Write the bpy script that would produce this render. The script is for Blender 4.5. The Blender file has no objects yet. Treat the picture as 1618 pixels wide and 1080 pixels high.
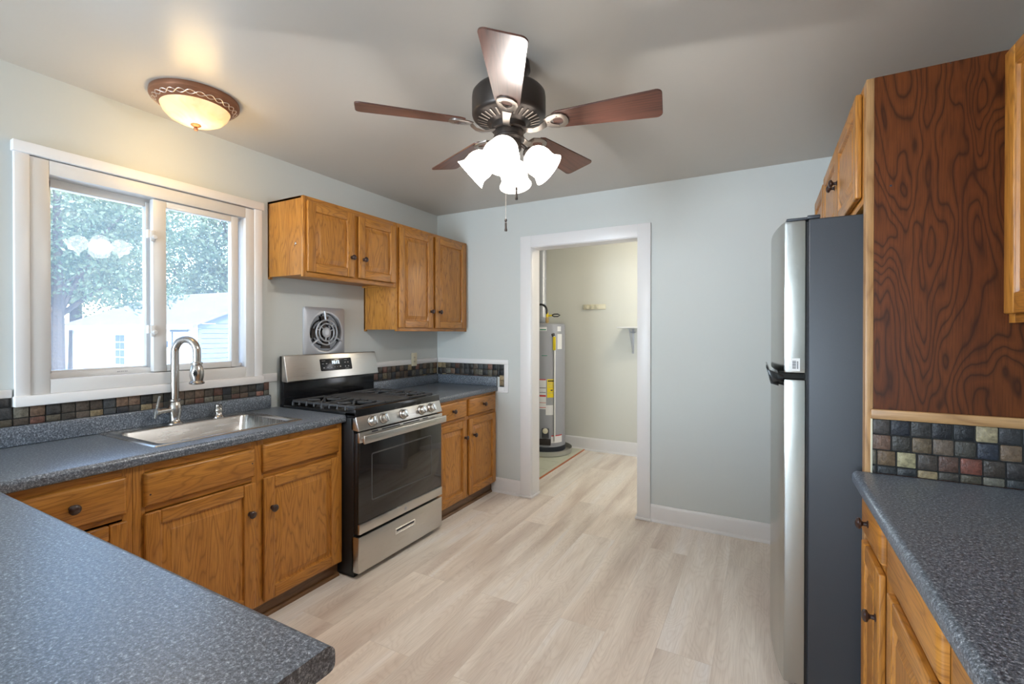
import bpy, bmesh, math, random
from math import pi, sin, cos, radians as R
from mathutils import Matrix, Vector
random.seed(7)
S = bpy.context.scene
COL = S.collection
# ------------------------------------------------------------------ camera, world, sun, exposure
cam = bpy.data.objects.new('camera', bpy.data.cameras.new('camera'))
COL.objects.link(cam)
cam.data.sensor_fit = 'HORIZONTAL'; cam.data.sensor_width = 36.0
cam.data.lens = 732.8 / 1618 * 36.0
cam.data.shift_y = -9.8 / 1618
cam.data.clip_start = 0.02; cam.data.clip_end = 300
cam.location = (2.694, 0, 1.38)
cam.rotation_euler = (R(90 - 0.33), 0, R(28.537))
S.camera = cam
S.view_settings.view_transform = 'Standard'
S.view_settings.look = 'None'
S.view_settings.gamma = 1.0
S.view_settings.exposure = 0.30
S.view_settings.use_curve_mapping = False

W = bpy.data.worlds.new('sky'); S.world = W; W.use_nodes = True
wn = W.node_tree.nodes; wl = W.node_tree.links
sky = wn.new('ShaderNodeTexSky'); sky.sky_type = 'NISHITA'; sky.sun_disc = False
sky.sun_elevation = R(50); sky.sun_rotation = R(110); sky.air_density = 1.0; sky.dust_density = 1.5
wl.new(sky.outputs[0], wn['Background'].inputs[0]); wn['Background'].inputs[1].default_value = 1.45

def lamp(name, kind, loc, energy, color=(1, 1, 1), rot=None, size=None, size_y=None, radius=None):
    d = bpy.data.lights.new(name, kind); d.energy = energy; d.color = color
    if size: d.size = size
    if size_y: d.shape = 'RECTANGLE'; d.size_y = size_y
    if radius is not None: d.shadow_soft_size = radius
    o = bpy.data.objects.new(name, d); COL.objects.link(o); o.location = loc
    if rot: o.rotation_euler = rot
    return o
sun = lamp('sun', 'SUN', (0, 0, 20), 9.0, (1, .96, .9))
sun.data.angle = R(0.6)
sun.rotation_euler = Vector((0.72, 0.05, 0.80)).to_track_quat('Z', 'Y').to_euler()
# daylight entering by the kitchen window, plus added cool fills: rear opening, utility side wall
wp = lamp('daylight_window', 'AREA', (-.12, 1.22, 1.62), 1, (1, 1, 1), (0, R(-90), 0), .99, .97); wp.data.cycles.is_portal = True
lamp('added_rear_fill', 'AREA', (.9, -3.38, 1.2), 200, (.70, .85, 1.0), (R(90), 0, 0), 1.4, 2.0)  # added fill light, unseen behind the camera
lamp('added_utility_fill', 'AREA', (2.52, 4.45, 1.45), 7, (.85, .9, 1.0), (0, R(90), 0), .9, .8)  # added cool fill just inside the right wall, which has no window

# ------------------------------------------------------------------ materials
def mat(name):
    m = bpy.data.materials.new(name); m.use_nodes = True
    return m, m.node_tree.nodes, m.node_tree.links, m.node_tree.nodes['Principled BSDF']
def setp(b, col=None, rough=None, metal=None, spec=None, coat=None):
    if col is not None: b.inputs['Base Color'].default_value = (*col, 1)
    if rough is not None: b.inputs['Roughness'].default_value = rough
    if metal is not None: b.inputs['Metallic'].default_value = metal
    if spec is not None: b.inputs['Specular IOR Level'].default_value = spec
    if coat is not None: b.inputs['Coat Weight'].default_value = coat
def ramp(n, stops, interp='LINEAR'):
    r = n.new('ShaderNodeValToRGB'); cr = r.color_ramp; cr.interpolation = interp
    while len(cr.elements) < len(stops): cr.elements.new(0.5)
    for e, (p, c) in zip(cr.elements, stops):
        e.position = p; e.color = (*c, 1) if len(c) == 3 else c
    return r
def vmath(n, l, op, a, b):
    v = n.new('ShaderNodeVectorMath'); v.operation = op
    l.new(a, v.inputs[0])
    if isinstance(b, tuple): v.inputs[1].default_value = b
    else: l.new(b, v.inputs[1])
    return v.outputs[0]
def fmath(n, l, op, a, b=None, c=None):
    v = n.new('ShaderNodeMath'); v.operation = op
    for i, x in enumerate((a, b, c)):
        if x is None: continue
        if isinstance(x, (int, float)): v.inputs[i].default_value = x
        else: l.new(x, v.inputs[i])
    return v.outputs[0]
def noise(n, l, vec, scale, detail=2, rough=.5, dist=0):
    t = n.new('ShaderNodeTexNoise'); l.new(vec, t.inputs['Vector'])
    t.inputs['Scale'].default_value = scale; t.inputs['Detail'].default_value = detail
    t.inputs['Roughness'].default_value = rough; t.inputs['Distortion'].default_value = dist
    return t
def mixc(n, l, kind, fac, a, b):
    m = n.new('ShaderNodeMix'); m.data_type = 'RGBA'; m.blend_type = kind
    if isinstance(fac, float): m.inputs[0].default_value = fac
    else: l.new(fac, m.inputs[0])
    for i, x in ((6, a), (7, b)):
        if isinstance(x, tuple): m.inputs[i].default_value = (*x, 1)
        else: l.new(x, m.inputs[i])
    return m.outputs[2]
def bump(n, l, b, h, strength, dist=.002):
    u = n.new('ShaderNodeBump'); u.inputs['Strength'].default_value = strength
    u.inputs['Distance'].default_value = dist; l.new(h, u.inputs['Height'])
    l.new(u.outputs[0], b.inputs['Normal'])
def plain(name, col, rough=.5, metal=0., spec=None, coat=None, nb=None):
    m, n, l, b = mat(name); setp(b, col, rough, metal, spec, coat)
    tc = n.new('ShaderNodeTexCoord')
    nz = noise(n, l, tc.outputs['Object'], nb[0] if nb else 30, 3)
    rr = fmath(n, l, 'MULTIPLY_ADD', nz.outputs[0], .12, rough - .06)
    l.new(rr, b.inputs['Roughness'])
    if nb: bump(n, l, b, nz.outputs[0], nb[1], nb[2])
    return m
def emit(name, col, strength, base=(.8, .8, .8)):
    m, n, l, b = mat(name); setp(b, base, .4)
    b.inputs['Emission Color'].default_value = (*col, 1); b.inputs['Emission Strength'].default_value = strength
    return m

def wood(name, dark, mid, light, ring=14., cross=5., along=.9, pore=.35, rough=.38, coat=.25, contrast=.6):
    m, n, l, b = mat(name)
    uv = n.new('ShaderNodeUVMap'); uv.uv_map = 'grain'
    v1 = vmath(n, l, 'MULTIPLY', uv.outputs[0], (cross, along, 1))
    n1 = noise(n, l, v1, 1.0, 2.5, .5, .25)
    k = fmath(n, l, 'MULTIPLY', n1.outputs[0], ring)
    fr = fmath(n, l, 'FRACT', k)
    r1 = ramp(n, [(0, (1, 1, 1)), (.18, (.2, .2, .2)), (.5, (.0, .0, .0)), (.86, (.35, .35, .35)), (1, (1, 1, 1))])
    l.new(fr, r1.inputs[0])
    v2 = vmath(n, l, 'MULTIPLY', uv.outputs[0], (260, 9, 1))
    n2 = noise(n, l, v2, 1.0, 3, .6)
    v3 = vmath(n, l, 'MULTIPLY', uv.outputs[0], (11, .8, 1))
    n3 = noise(n, l, v3, 1.0, 2)
    base = ramp(n, [(.3, mid), (.7, light)]); l.new(n3.outputs[0], base.inputs[0])
    f1 = fmath(n, l, 'MULTIPLY', r1.outputs[0], contrast)
    c1 = mixc(n, l, 'MIX', f1, base.outputs[0], dark)
    p = ramp(n, [(.38, (1, 1, 1)), (.52, (0, 0, 0))]); l.new(n2.outputs[0], p.inputs[0])
    f2 = fmath(n, l, 'MULTIPLY', p.outputs[0], pore)
    c2 = mixc(n, l, 'MIX', f2, c1, dark)
    l.new(c2, b.inputs['Base Color'])
    setp(b, None, rough, 0, .5, coat); b.inputs['Coat Roughness'].default_value = .25
    bump(n, l, b, n2.outputs[0], .12, .001)
    return m

M = {}
M['oak'] = wood('oak_cabinet_finish', (.15, .046, .006), (.46, .185, .026), (.57, .25, .044), ring=17, cross=9, along=1.3, contrast=.52, coat=.12)
M['oak_edge'] = wood('oak_edge_trim', (.22, .10, .035), (.42, .23, .09), (.55, .32, .14), ring=8)
M['ply'] = wood('dark_stained_plywood', (.016, .0035, .001), (.095, .023, .004), (.135, .036, .007), ring=22, cross=6, along=1.5, pore=.3, rough=.55, coat=.0, contrast=.75)
M['ply'].node_tree.nodes['Principled BSDF'].inputs['Specular IOR Level'].default_value = .22
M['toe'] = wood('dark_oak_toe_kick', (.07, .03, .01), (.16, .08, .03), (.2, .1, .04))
M['blade'] = wood('fan_blade_walnut_face', (.025, .008, .006), (.085, .032, .022), (.15, .058, .038), ring=9, cross=16, along=.8, pore=.3, rough=.36, coat=.2)
M['blade_top'] = plain('fan_blade_dark_edge', (.03, .012, .008), .4)
M['vinyl'] = plain('white_vinyl', (.70, .69, .68), .32)
M['trim'] = plain('white_semi_gloss_trim', (.80, .79, .79), .35)
M['wall'] = plain('pale_green_grey_wall_paint', (.60, .63, .615), .55, nb=(90, .12, .0015))
M['ceil'] = plain('satin_ceiling_paint', (.56, .525, .475), .33, nb=(60, .12, .002))
M['util'] = plain('utility_wall_paint', (.68, .68, .62), .6)
M['knob'] = plain('dark_brown_wooden_knob', (.035, .014, .010), .3, coat=.4)
M['bronze'] = plain('dark_bronze_metal', (.055, .045, .040), .38, .6)
M['bronze2'] = plain('brushed_bronze_bracket', (.32, .28, .25), .34, .9)
M['black'] = plain('black_enamel', (.008, .008, .009), .16)
M['blacksat'] = plain('black_satin', (.012, .012, .013), .38)
M['iron'] = plain('cast_iron', (.045, .045, .048), .5, nb=(120, .3, .001))
M['darkvoid'] = plain('dark_interior', (.01, .01, .01), .6)
M['grille'] = plain('silver_grey_painted_metal', (.50, .52, .56), .35, .35)
M['chrome'] = plain('polished_chrome', (.75, .75, .75), .12, 1.)
M['ivory'] = plain('ivory_plastic', (.72, .68, .52), .4)
M['white'] = plain('white_plastic', (.8, .8, .78), .4)
M['labelw'] = plain('white_paper_label', (.8, .8, .8), .6)
M['yellow'] = plain('yellow_label', (.85, .66, .02), .5)
M['red'] = plain('red_print', (.6, .04, .03), .5)
M['green'] = plain('green_print', (.02, .22, .12), .5)
M['ink'] = plain('dark_print', (.02, .02, .03), .5)
M['border'] = plain('dim_window_border', (.06, .06, .062), .3)
M['greyink'] = plain('grey_print', (.35, .35, .36), .5)
M['rubber'] = plain('black_rubber_hose', (.015, .015, .016), .45)
M['brass'] = plain('brass_fitting', (.6, .42, .2), .3, 1.)
M['heater'] = plain('grey_heater_enamel', (.33, .34, .37), .32)
M['alu'] = plain('aluminium_pan', (.50, .49, .44), .45, .25)
M['fridge_side'] = plain('charcoal_textured_steel', (.045, .050, .060), .42, .1, nb=(260, .25, .001))
M['groutm'] = plain('dark_grout', (.018, .018, .017), .8, nb=(300, .4, .001))
M['digits'] = emit('clock_digits', (.65, .85, 1.0), 3.0, (.02, .02, .02))
M['cream'] = plain('cream_ceramic_tile', (.60, .60, .48), .35)
M['orange'] = plain('orange_transition_strip', (.5, .16, .06), .5)
M['bark'] = plain('tree_bark', (.05, .04, .035), .9, nb=(20, .8, .02))
M['siding'] = plain('white_garage_siding', (.80, .80, .80), .7)
M['siding_shade'] = plain('blue_grey_shaded_siding', (.10, .13, .18), .7)  # gable's shaded side painted into the colour; shared by dark panes and trims
M['gutter'] = plain('white_fascia', (.8, .8, .8), .5)

def shingle():
    m, n, l, b = mat('grey_roof_shingles'); tc = n.new('ShaderNodeTexCoord')
    t = n.new('ShaderNodeTexBrick'); l.new(tc.outputs['UV'], t.inputs['Vector'])
    uv = n.new('ShaderNodeUVMap'); uv.uv_map = 'grain'; l.new(uv.outputs[0], t.inputs['Vector'])
    t.inputs['Color1'].default_value = (.115, .115, .13, 1); t.inputs['Color2'].default_value = (.14, .14, .155, 1)
    t.inputs['Mortar'].default_value = (.09, .09, .10, 1); t.inputs['Scale'].default_value = 1
    t.inputs['Brick Width'].default_value = .4; t.inputs['Row Height'].default_value = .15; t.inputs['Mortar Size'].default_value = .008
    l.new(t.outputs[0], b.inputs['Base Color']); setp(b, None, .9)
    return m
M['shingle'] = shingle()

def steel(name, col, rough, along):
    m, n, l, b = mat(name); uv = n.new('ShaderNodeUVMap'); uv.uv_map = 'grain'
    v = vmath(n, l, 'MULTIPLY', uv.outputs[0], (900, 6, 1) if along else (6, 900, 1))
    nz = noise(n, l, v, 1.0, 2)
    rr = fmath(n, l, 'MULTIPLY_ADD', nz.outputs[0], .14, rough - .07)
    l.new(rr, b.inputs['Roughness']); setp(b, col, None, 1.)
    bump(n, l, b, nz.outputs[0], .05, .0005)
    return m
M['steel'] = steel('brushed_stainless_steel', (.60, .58, .55), .30, True)
M['steel_sink'] = steel('satin_sink_steel', (.58, .58, .57), .26, True)
M['fridge_door'] = steel('smooth_stainless_door', (.42, .42, .40), .22, True)
M['nickel'] = plain('brushed_nickel', (.50, .47, .44), .25, 1.)

def laminate():
    m, n, l, b = mat('speckled_blue_grey_laminate'); tc = n.new('ShaderNodeTexCoord')
    o = tc.outputs['Object']
    a = noise(n, l, o, 160, 3, .7); c = noise(n, l, o, 420, 2, .6); d = noise(n, l, o, 2.5, 2)
    r1 = ramp(n, [(.32, (.024, .034, .055)), (.45, (.095, .120, .150)), (.56, (.18, .215, .255)), (.68, (.46, .52, .58))])
    l.new(a.outputs[0], r1.inputs[0])
    r2 = ramp(n, [(.40, (.45, .45, .5)), (.62, (1.25, 1.22, 1.2))]); l.new(c.outputs[0], r2.inputs[0])
    l.new(mixc(n, l, 'MULTIPLY', 1.0, r1.outputs[0], r2.outputs[0]), b.inputs['Base Color'])
    setp(b, None, .34, 0, .85)
    rr = fmath(n, l, 'MULTIPLY_ADD', a.outputs[0], .2, .26); l.new(rr, b.inputs['Roughness'])
    bump(n, l, b, a.outputs[0], .12, .0006)
    return m
M['lam'] = laminate()

def floorm():
    m, n, l, b = mat('whitewashed_oak_plank_floor'); tc = n.new('ShaderNodeTexCoord')
    o = tc.outputs['Object']
    mp = n.new('ShaderNodeMapping'); l.new(o, mp.inputs[0]); mp.inputs['Rotation'].default_value = (0, 0, R(90))
    t = n.new('ShaderNodeTexBrick'); l.new(mp.outputs[0], t.inputs['Vector'])
    t.inputs['Color1'].default_value = (0, 0, 0, 1); t.inputs['Color2'].default_value = (1, 1, 1, 1); t.inputs['Mortar'].default_value = (.5, .5, .5, 1)
    t.inputs['Scale'].default_value = 1; t.inputs['Brick Width'].default_value = 1.52; t.inputs['Row Height'].default_value = .228
    t.inputs['Mortar Size'].default_value = .0012; t.inputs['Mortar Smooth'].default_value = .6; t.offset = .37; t.offset_frequency = 2
    off = vmath(n, l, 'MULTIPLY', t.outputs['Color'], (7, 13, 3))
    p = vmath(n, l, 'ADD', o, off)
    v1 = vmath(n, l, 'MULTIPLY', p, (6, .7, 1)); n1 = noise(n, l, v1, 1, 2.2, .5, .6)
    v2 = vmath(n, l, 'MULTIPLY', p, (150, 5, 1)); n2 = noise(n, l, v2, 1, 3, .6)
    v3 = vmath(n, l, 'MULTIPLY', p, (7, 1.5, 1)); n3 = noise(n, l, v3, 1, 1.5, .5, .4)
    r = ramp(n, [(.26, (.62, .52, .45)), (.44, (.76, .68, .60)), (.58, (.87, .80, .72)), (.76, (.88, .86, .85))])
    l.new(n1.outputs[0], r.inputs[0])
    rr = ramp(n, [(.35, (.91, .90, .89)), (.6, (1.03, 1.03, 1.03))]); l.new(n2.outputs[0], rr.inputs[0])
    c = mixc(n, l, 'MULTIPLY', .8, r.outputs[0], rr.outputs[0])
    fr = fmath(n, l, 'FRACT', fmath(n, l, 'MULTIPLY', n3.outputs[0], 30))
    r3 = ramp(n, [(0, (.88, .85, .83)), (.3, (1, 1, 1)), (.55, (1.04, 1.04, 1.05)), (.85, (1, 1, 1)), (1, (.88, .85, .83))]); l.new(fr, r3.inputs[0])
    c = mixc(n, l, 'MULTIPLY', .5, c, r3.outputs[0])
    tint = ramp(n, [(0, (.97, .96, .94)), (.5, (1, 1, 1)), (1, (1.02, .99, .96))]); l.new(t.outputs['Color'], tint.inputs[0])
    c = mixc(n, l, 'MULTIPLY', 1.0, c, tint.outputs[0])
    c = mixc(n, l, 'MIX', fmath(n, l, 'MULTIPLY', t.outputs['Fac'], .22), c, (.33, .24, .17))
    l.new(c, b.inputs['Base Color']); setp(b, None, .33, 0, .45)
    h = fmath(n, l, 'SUBTRACT', n2.outputs[0], fmath(n, l, 'MULTIPLY', t.outputs['Fac'], 2.))
    bump(n, l, b, h, .12, .001)
    return m
M['floor'] = floorm()

def stone():
    m, n, l, b = mat('tumbled_stone_mosaic'); at = n.new('ShaderNodeAttribute'); at.attribute_name = 'tilecol'
    tc = n.new('ShaderNodeTexCoord')
    a = noise(n, l, tc.outputs['Object'], 75, 4, .65); r = ramp(n, [(.3, (.45, .45, .45)), (.7, (1.5, 1.5, 1.5))]); l.new(a.outputs[0], r.inputs[0])
    l.new(mixc(n, l, 'MULTIPLY', .85, at.outputs['Color'], r.outputs[0]), b.inputs['Base Color'])
    setp(b, None, .36, 0, .5); bump(n, l, b, a.outputs[0], .9, .004)
    return m
M['stone'] = stone()

def glass():
    m, n, l, b = mat('window_glass'); out = n['Material Output']
    tr = n.new('ShaderNodeBsdfTransparent'); tr.inputs[0].default_value = (.93, .96, .98, 1)
    gl = n.new('ShaderNodeBsdfGlossy'); gl.inputs['Roughness'].default_value = .004; gl.inputs[0].default_value = (1, 1, 1, 1)
    df = n.new('ShaderNodeBsdfTranslucent'); df.inputs[0].default_value = (.80, .90, 1.0, 1)
    fr = n.new('ShaderNodeFresnel'); fr.inputs[0].default_value = 1.45
    m1 = n.new('ShaderNodeMixShader'); l.new(fr.outputs[0], m1.inputs[0]); l.new(tr.outputs[0], m1.inputs[1]); l.new(gl.outputs[0], m1.inputs[2])
    m2 = n.new('ShaderNodeMixShader'); m2.inputs[0].default_value = .085; l.new(m1.outputs[0], m2.inputs[1]); l.new(df.outputs[0], m2.inputs[2])
    l.new(m2.outputs[0], out.inputs[0])
    return m
M['glass'] = glass()
def ovenglass():
    m, n, l, b = mat('dark_oven_glass'); setp(b, (.014, .011, .010), .06, 0, .6)
    return m
M['ovenglass'] = ovenglass()
def shade():
    m, n, l, b = mat('frosted_glowing_shade'); setp(b, (.85, .82, .78), .3)
    b.inputs['Emission Color'].default_value = (1, .93, .84, 1); b.inputs['Emission Strength'].default_value = 5.0
    return m
M['shade'] = shade()
def alabaster():
    m, n, l, b = mat('alabaster_glass_bowl'); tc = n.new('ShaderNodeTexCoord')
    a = noise(n, l, tc.outputs['Object'], 7, 3, .5, 2.5)
    r = ramp(n, [(.3, (1.0, .70, .42)), (.6, (1.0, .84, .60))]); l.new(a.outputs[0], r.inputs[0])
    setp(b, (.75, .65, .5), .25); l.new(r.outputs[0], b.inputs['Emission Color']); b.inputs['Emission Strength'].default_value = .30
    tl = n.new('ShaderNodeBsdfTranslucent'); l.new(r.outputs[0], tl.inputs[0]); mx = n.new('ShaderNodeMixShader'); mx.inputs[0].default_value = .6
    l.new(b.outputs[0], mx.inputs[1]); l.new(tl.outputs[0], mx.inputs[2]); l.new(mx.outputs[0], n['Material Output'].inputs[0])
    l.new(r.outputs[0], b.inputs['Base Color'])
    return m
M['alab'] = alabaster()
M['lampbronze'] = plain('antique_copper_ring', (.28, .13, .075), .4, .6)
M['silverinlay'] = plain('pale_rope_relief', (.55, .45, .38), .35, .6)
def leaf(name, c1, c2):
    m, n, l, b = mat(name); tc = n.new('ShaderNodeTexCoord')
    a = noise(n, l, tc.outputs['Object'], 1.3, 3); r = ramp(n, [(.35, c1), (.65, c2)]); l.new(a.outputs[0], r.inputs[0])
    l.new(r.outputs[0], b.inputs['Base Color']); setp(b, None, .5)
    tl = n.new('ShaderNodeBsdfTranslucent'); l.new(r.outputs[0], tl.inputs[0])
    mx = n.new('ShaderNodeMixShader'); mx.inputs[0].default_value = .35
    l.new(b.outputs[0], mx.inputs[1]); l.new(tl.outputs[0], mx.inputs[2]); l.new(mx.outputs[0], n['Material Output'].inputs[0])
    return m
M['leafA'] = leaf('green_leaves', (.05, .10, .055), (.14, .18, .10))
M['leafB'] = leaf('pale_green_leaves', (.08, .13, .07), (.26, .28, .16))
M['leafC'] = leaf('dark_green_leaves', (.035, .07, .045), (.08, .13, .08))
M['bounce_yard'] = plain('pale_bounce_yard', (.42, .42, .38), .9, nb=(40, .8, .02))  # unseen yard below the sill, made pale to bounce light onto the ceiling

# ------------------------------------------------------------------ mesh builder
AX = {'x': 0, 'y': 1, 'z': 2, 'u': 0, 'v': 1, 'w': 2}
class MB:
    def __init__(s, F=None):
        s.bm = bmesh.new(); s.uv = s.bm.loops.layers.uv.new('grain'); s.F = F or Matrix.Identity(4); s.col = None
        s.cl = None
    def face(s, vs, uvs=None, mi=0, smooth=True):
        try: f = s.bm.faces.new(vs)
        except ValueError: return None
        f.material_index = mi; f.smooth = smooth
        if uvs:
            for lp, u in zip(f.loops, uvs): lp[s.uv].uv = u
        return f
    def add_tmp(s, t, grain, mi=0, L=None, tint=None):
        g = AX[grain]; ru, rv = random.random() * 20, random.random() * 20
        t.normal_update(); mp = {}
        X = s.F @ L if L is not None else s.F
        for v in t.verts: mp[v] = s.bm.verts.new(X @ v.co)
        for f in t.faces:
            nn = [abs(c) for c in f.normal]; d = nn.index(max(nn))
            if d == g: a, b = [i for i in range(3) if i != g]
            else: b = g; a = [i for i in range(3) if i not in (g, d)][0]
            nf = s.face([mp[v] for v in f.verts], [(v.co[a] + ru, v.co[b] + rv) for v in f.verts], mi)
            if nf and tint is not None:
                if s.cl is None: s.cl = s.bm.loops.layers.float_color.new('tilecol')
                for lp in nf.loops: lp[s.cl] = (*tint, 1)
        t.free()
    def box(s, a, b, bev=0, seg=2, grain='v', mi=0, L=None, tint=None):
        lo = [min(p, q) for p, q in zip(a, b)]; hi = [max(p, q) for p, q in zip(a, b)]
        t = bmesh.new(); bmesh.ops.create_cube(t, size=1)
        for v in t.verts: v.co = Vector([(l + h) / 2 + c * (h - l) for l, h, c in zip(lo, hi, v.co)])
        bev = min(bev, .49 * min(h - l for l, h in zip(lo, hi)))
        if bev > 0: bmesh.ops.bevel(t, geom=list(t.edges), offset=bev, segments=seg, affect='EDGES', profile=.5)
        s.add_tmp(t, grain, mi, L, tint); return s
    def prism(s, pts, w0, w1, bev=0, seg=2, grain='v', mi=0, L=None, edges=None):
        """polygon in (u,v) extruded along w"""
        t = bmesh.new(); A = [t.verts.new((p[0], p[1], w0)) for p in pts]; B = [t.verts.new((p[0], p[1], w1)) for p in pts]
        n = len(pts); t.faces.new(A[::-1]); t.faces.new(B)
        for i in range(n): t.faces.new((A[i], A[(i + 1) % n], B[(i + 1) % n], B[i]))
        bmesh.ops.recalc_face_normals(t, faces=t.faces[:])
        if bev: bmesh.ops.bevel(t, geom=list(t.edges), offset=bev, segments=seg, affect='EDGES', profile=.5)
        s.add_tmp(t, grain, mi, L); return s
    def lathe(s, prof, org=(0, 0, 0), axis=(0, 0, 1), seg=24, mi=0, cap=True, a0=0, a1=2 * pi):
        q = Vector(axis).normalized().to_track_quat('Z', 'Y').to_matrix().to_4x4(); L = s.F @ Matrix.Translation(org) @ q
        full = abs(a1 - a0 - 2 * pi) < 1e-6; m = seg if full else seg + 1; rows = []
        for r, z in prof:
            if r < 1e-6: rows.append([s.bm.verts.new(L @ Vector((0, 0, z)))] * m)
            else: rows.append([s.bm.verts.new(L @ Vector((r * cos(a0 + (a1 - a0) * i / seg), r * sin(a0 + (a1 - a0) * i / seg), z))) for i in range(m)])
        rv = random.random() * 9
        for j in range(len(rows) - 1):
            for i in range(seg):
                k = (i + 1) % m; vs = [rows[j][i], rows[j][k], rows[j + 1][k], rows[j + 1][i]]
                uv = [(i / seg * .3 + rv, prof[j][1]), ((i + 1) / seg * .3 + rv, prof[j][1]), ((i + 1) / seg * .3 + rv, prof[j + 1][1]), (i / seg * .3 + rv, prof[j + 1][1])]
                o = []; ou = []
                for v, u in zip(vs, uv):
                    if v not in o: o.append(v); ou.append(u)
                if len(o) > 2: s.face(o, ou, mi)
        if cap and full:
            for row, rr in ((rows[0][::-1], prof[0][0]), (rows[-1], prof[-1][0])):
                if rr > 1e-6: s.face(row, [(0, 0)] * len(row), mi)
        return s
    def tube(s, pts, r, seg=10, mi=0, cap=True):
        P = [Vector(p) for p in pts]; n = len(P); rs = r if isinstance(r, (list, tuple)) else [r] * n; rows = []
        T = []
        for i in range(n):
            d = (P[min(i + 1, n - 1)] - P[max(i - 1, 0)]).normalized(); T.append(d)
        up = Vector((0, 0, 1)) if abs(T[0].z) < .9 else Vector((1, 0, 0))
        a = T[0].cross(up).normalized()
        for i in range(n):
            a = (a - T[i] * a.dot(T[i])).normalized(); b = T[i].cross(a)
            rows.append([s.bm.verts.new(s.F @ (P[i] + a * rs[i] * cos(2 * pi * k / seg) + b * rs[i] * sin(2 * pi * k / seg))) for k in range(seg)])
        acc = 0
        for j in range(n - 1):
            d = (P[j + 1] - P[j]).length
            for k in range(seg):
                k2 = (k + 1) % seg
                s.face([rows[j][k], rows[j][k2], rows[j + 1][k2], rows[j + 1][k]], [(k * .01, acc), (k * .01 + .01, acc), (k * .01 + .01, acc + d), (k * .01, acc + d)], mi)
            acc += d
        if cap: s.face(rows[0][::-1], None, mi); s.face(rows[-1], None, mi)
        return s
    def loft(s, rings, mi=0, cap0=False, cap1=True, closed=True, grain='v'):
        """rings: list of equal-length point lists"""
        ru, rv = random.random() * 20, random.random() * 20; V = []
        for rg in rings: V.append([s.bm.verts.new(s.F @ Vector(p)) for p in rg])
        g = AX[grain]; o = 1 - g if g < 2 else 0
        def U(p): return (p[o] + ru, p[g] + rv)
        n = len(rings[0])
        for j in range(len(rings) - 1):
            for i in range(n if closed else n - 1):
                k = (i + 1) % n
                s.face([V[j][i], V[j][k], V[j + 1][k], V[j + 1][i]], [U(rings[j][i]), U(rings[j][k]), U(rings[j + 1][k]), U(rings[j + 1][i])], mi)
        if cap0: s.face(V[0][::-1], [U(p) for p in rings[0][::-1]], mi)
        if cap1: s.face(V[-1], [U(p) for p in rings[-1]], mi)
        return s

ROOTLOC = {}
def rootloc(o):
    while o.parent: o = o.parent
    return o.location
def tag(o, label=None, cat=None, group=None, kind=None):
    if label: o['label'] = label
    if cat: o['category'] = cat
    if group: o['group'] = group
    if kind: o['kind'] = kind
    return o
def thing(name, loc, label, cat, group=None):
    o = bpy.data.objects.new(name, None); COL.objects.link(o); o.location = loc; o.empty_display_size = .1
    return tag(o, label, cat, group)
def obj(name, mb, mats, parent=None, base=None, label=None, sharp=35):
    me = bpy.data.meshes.new(name); bm = mb.bm
    bmesh.ops.recalc_face_normals(bm, faces=bm.faces[:])
    bm.to_mesh(me); bm.free()
    if parent is not None: loc = rootloc(parent).copy()
    elif base is not None: loc = Vector(base)
    else:
        xs = [v.co for v in me.vertices]
        loc = Vector(((min(v.x for v in xs) + max(v.x for v in xs)) / 2, (min(v.y for v in xs) + max(v.y for v in xs)) / 2, min(v.z for v in xs)))
    me.transform(Matrix.Translation(-loc))
    try: me.set_sharp_from_angle(angle=R(sharp))
    except Exception: pass
    o = bpy.data.objects.new(name, me); COL.objects.link(o)
    for m in (mats if isinstance(mats, (list, tuple)) else [mats]): me.materials.append(M[m] if isinstance(m, str) else m)
    if parent is not None: o.parent = parent
    else: o.location = loc
    if label: o['label'] = label
    return o
def struct(name, mb, mats, parent=None, base=(0, 0, 0)):
    o = obj(name, mb, mats, parent, base)
    if parent is None: o['kind'] = 'structure'
    return o
def text(name, s, F, size, m, parent, depth=.0006, label=None):
    c = bpy.data.curves.new(name, 'FONT'); c.body = s; c.size = size; c.align_x = 'CENTER'; c.align_y = 'CENTER'; c.extrude = depth
    t = bpy.data.objects.new(name, c); COL.objects.link(t)
    dg = bpy.context.evaluated_depsgraph_get(); dg.update()
    me = bpy.data.meshes.new_from_object(t.evaluated_get(dg)); bpy.data.objects.remove(t)
    me.transform(Matrix.Translation(-rootloc(parent)) @ F); me.name = name
    o = bpy.data.objects.new(name, me); COL.objects.link(o); me.materials.clear(); me.materials.append(M[m]); o.parent = parent
    if label: o['label'] = label
    return o
def copytree(o, loc=None, rz=None, label=None, parent=None):
    c = o.copy(); COL.objects.link(c); c.parent = parent
    if parent is None:
        if loc is not None: c.location = loc
        if rz is not None: c.rotation_euler.z = rz
        if label: c['label'] = label
    for ch in list(o.children): copytree(ch, parent=c)
    return c
def frame(o, u, w):
    u = Vector(u); w = Vector(w); v = Vector((0, 0, 1))
    m = Matrix.Identity(4)
    for i in range(3): m[i][0] = u[i]; m[i][1] = v[i]; m[i][2] = w[i]; m[i][3] = o[i]
    return m
FL = frame((0, 0, 0), (0, 1, 0), (1, 0, 0))          # left wall: u=y v=z w=x
FBK = frame((0, 3.488, 0), (1, 0, 0), (0, -1, 0))    # back wall: u=x v=z w=out from the wall
XR = 3.63
FR = frame((XR, 0, 0), (0, -1, 0), (-1, 0, 0))       # right wall: u=-y v=z w=distance from the wall
FP = frame((0, 1.92, 0), (1, 0, 0), (0, -1, 0))      # plywood panel face: u=x v=z w towards camera

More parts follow.
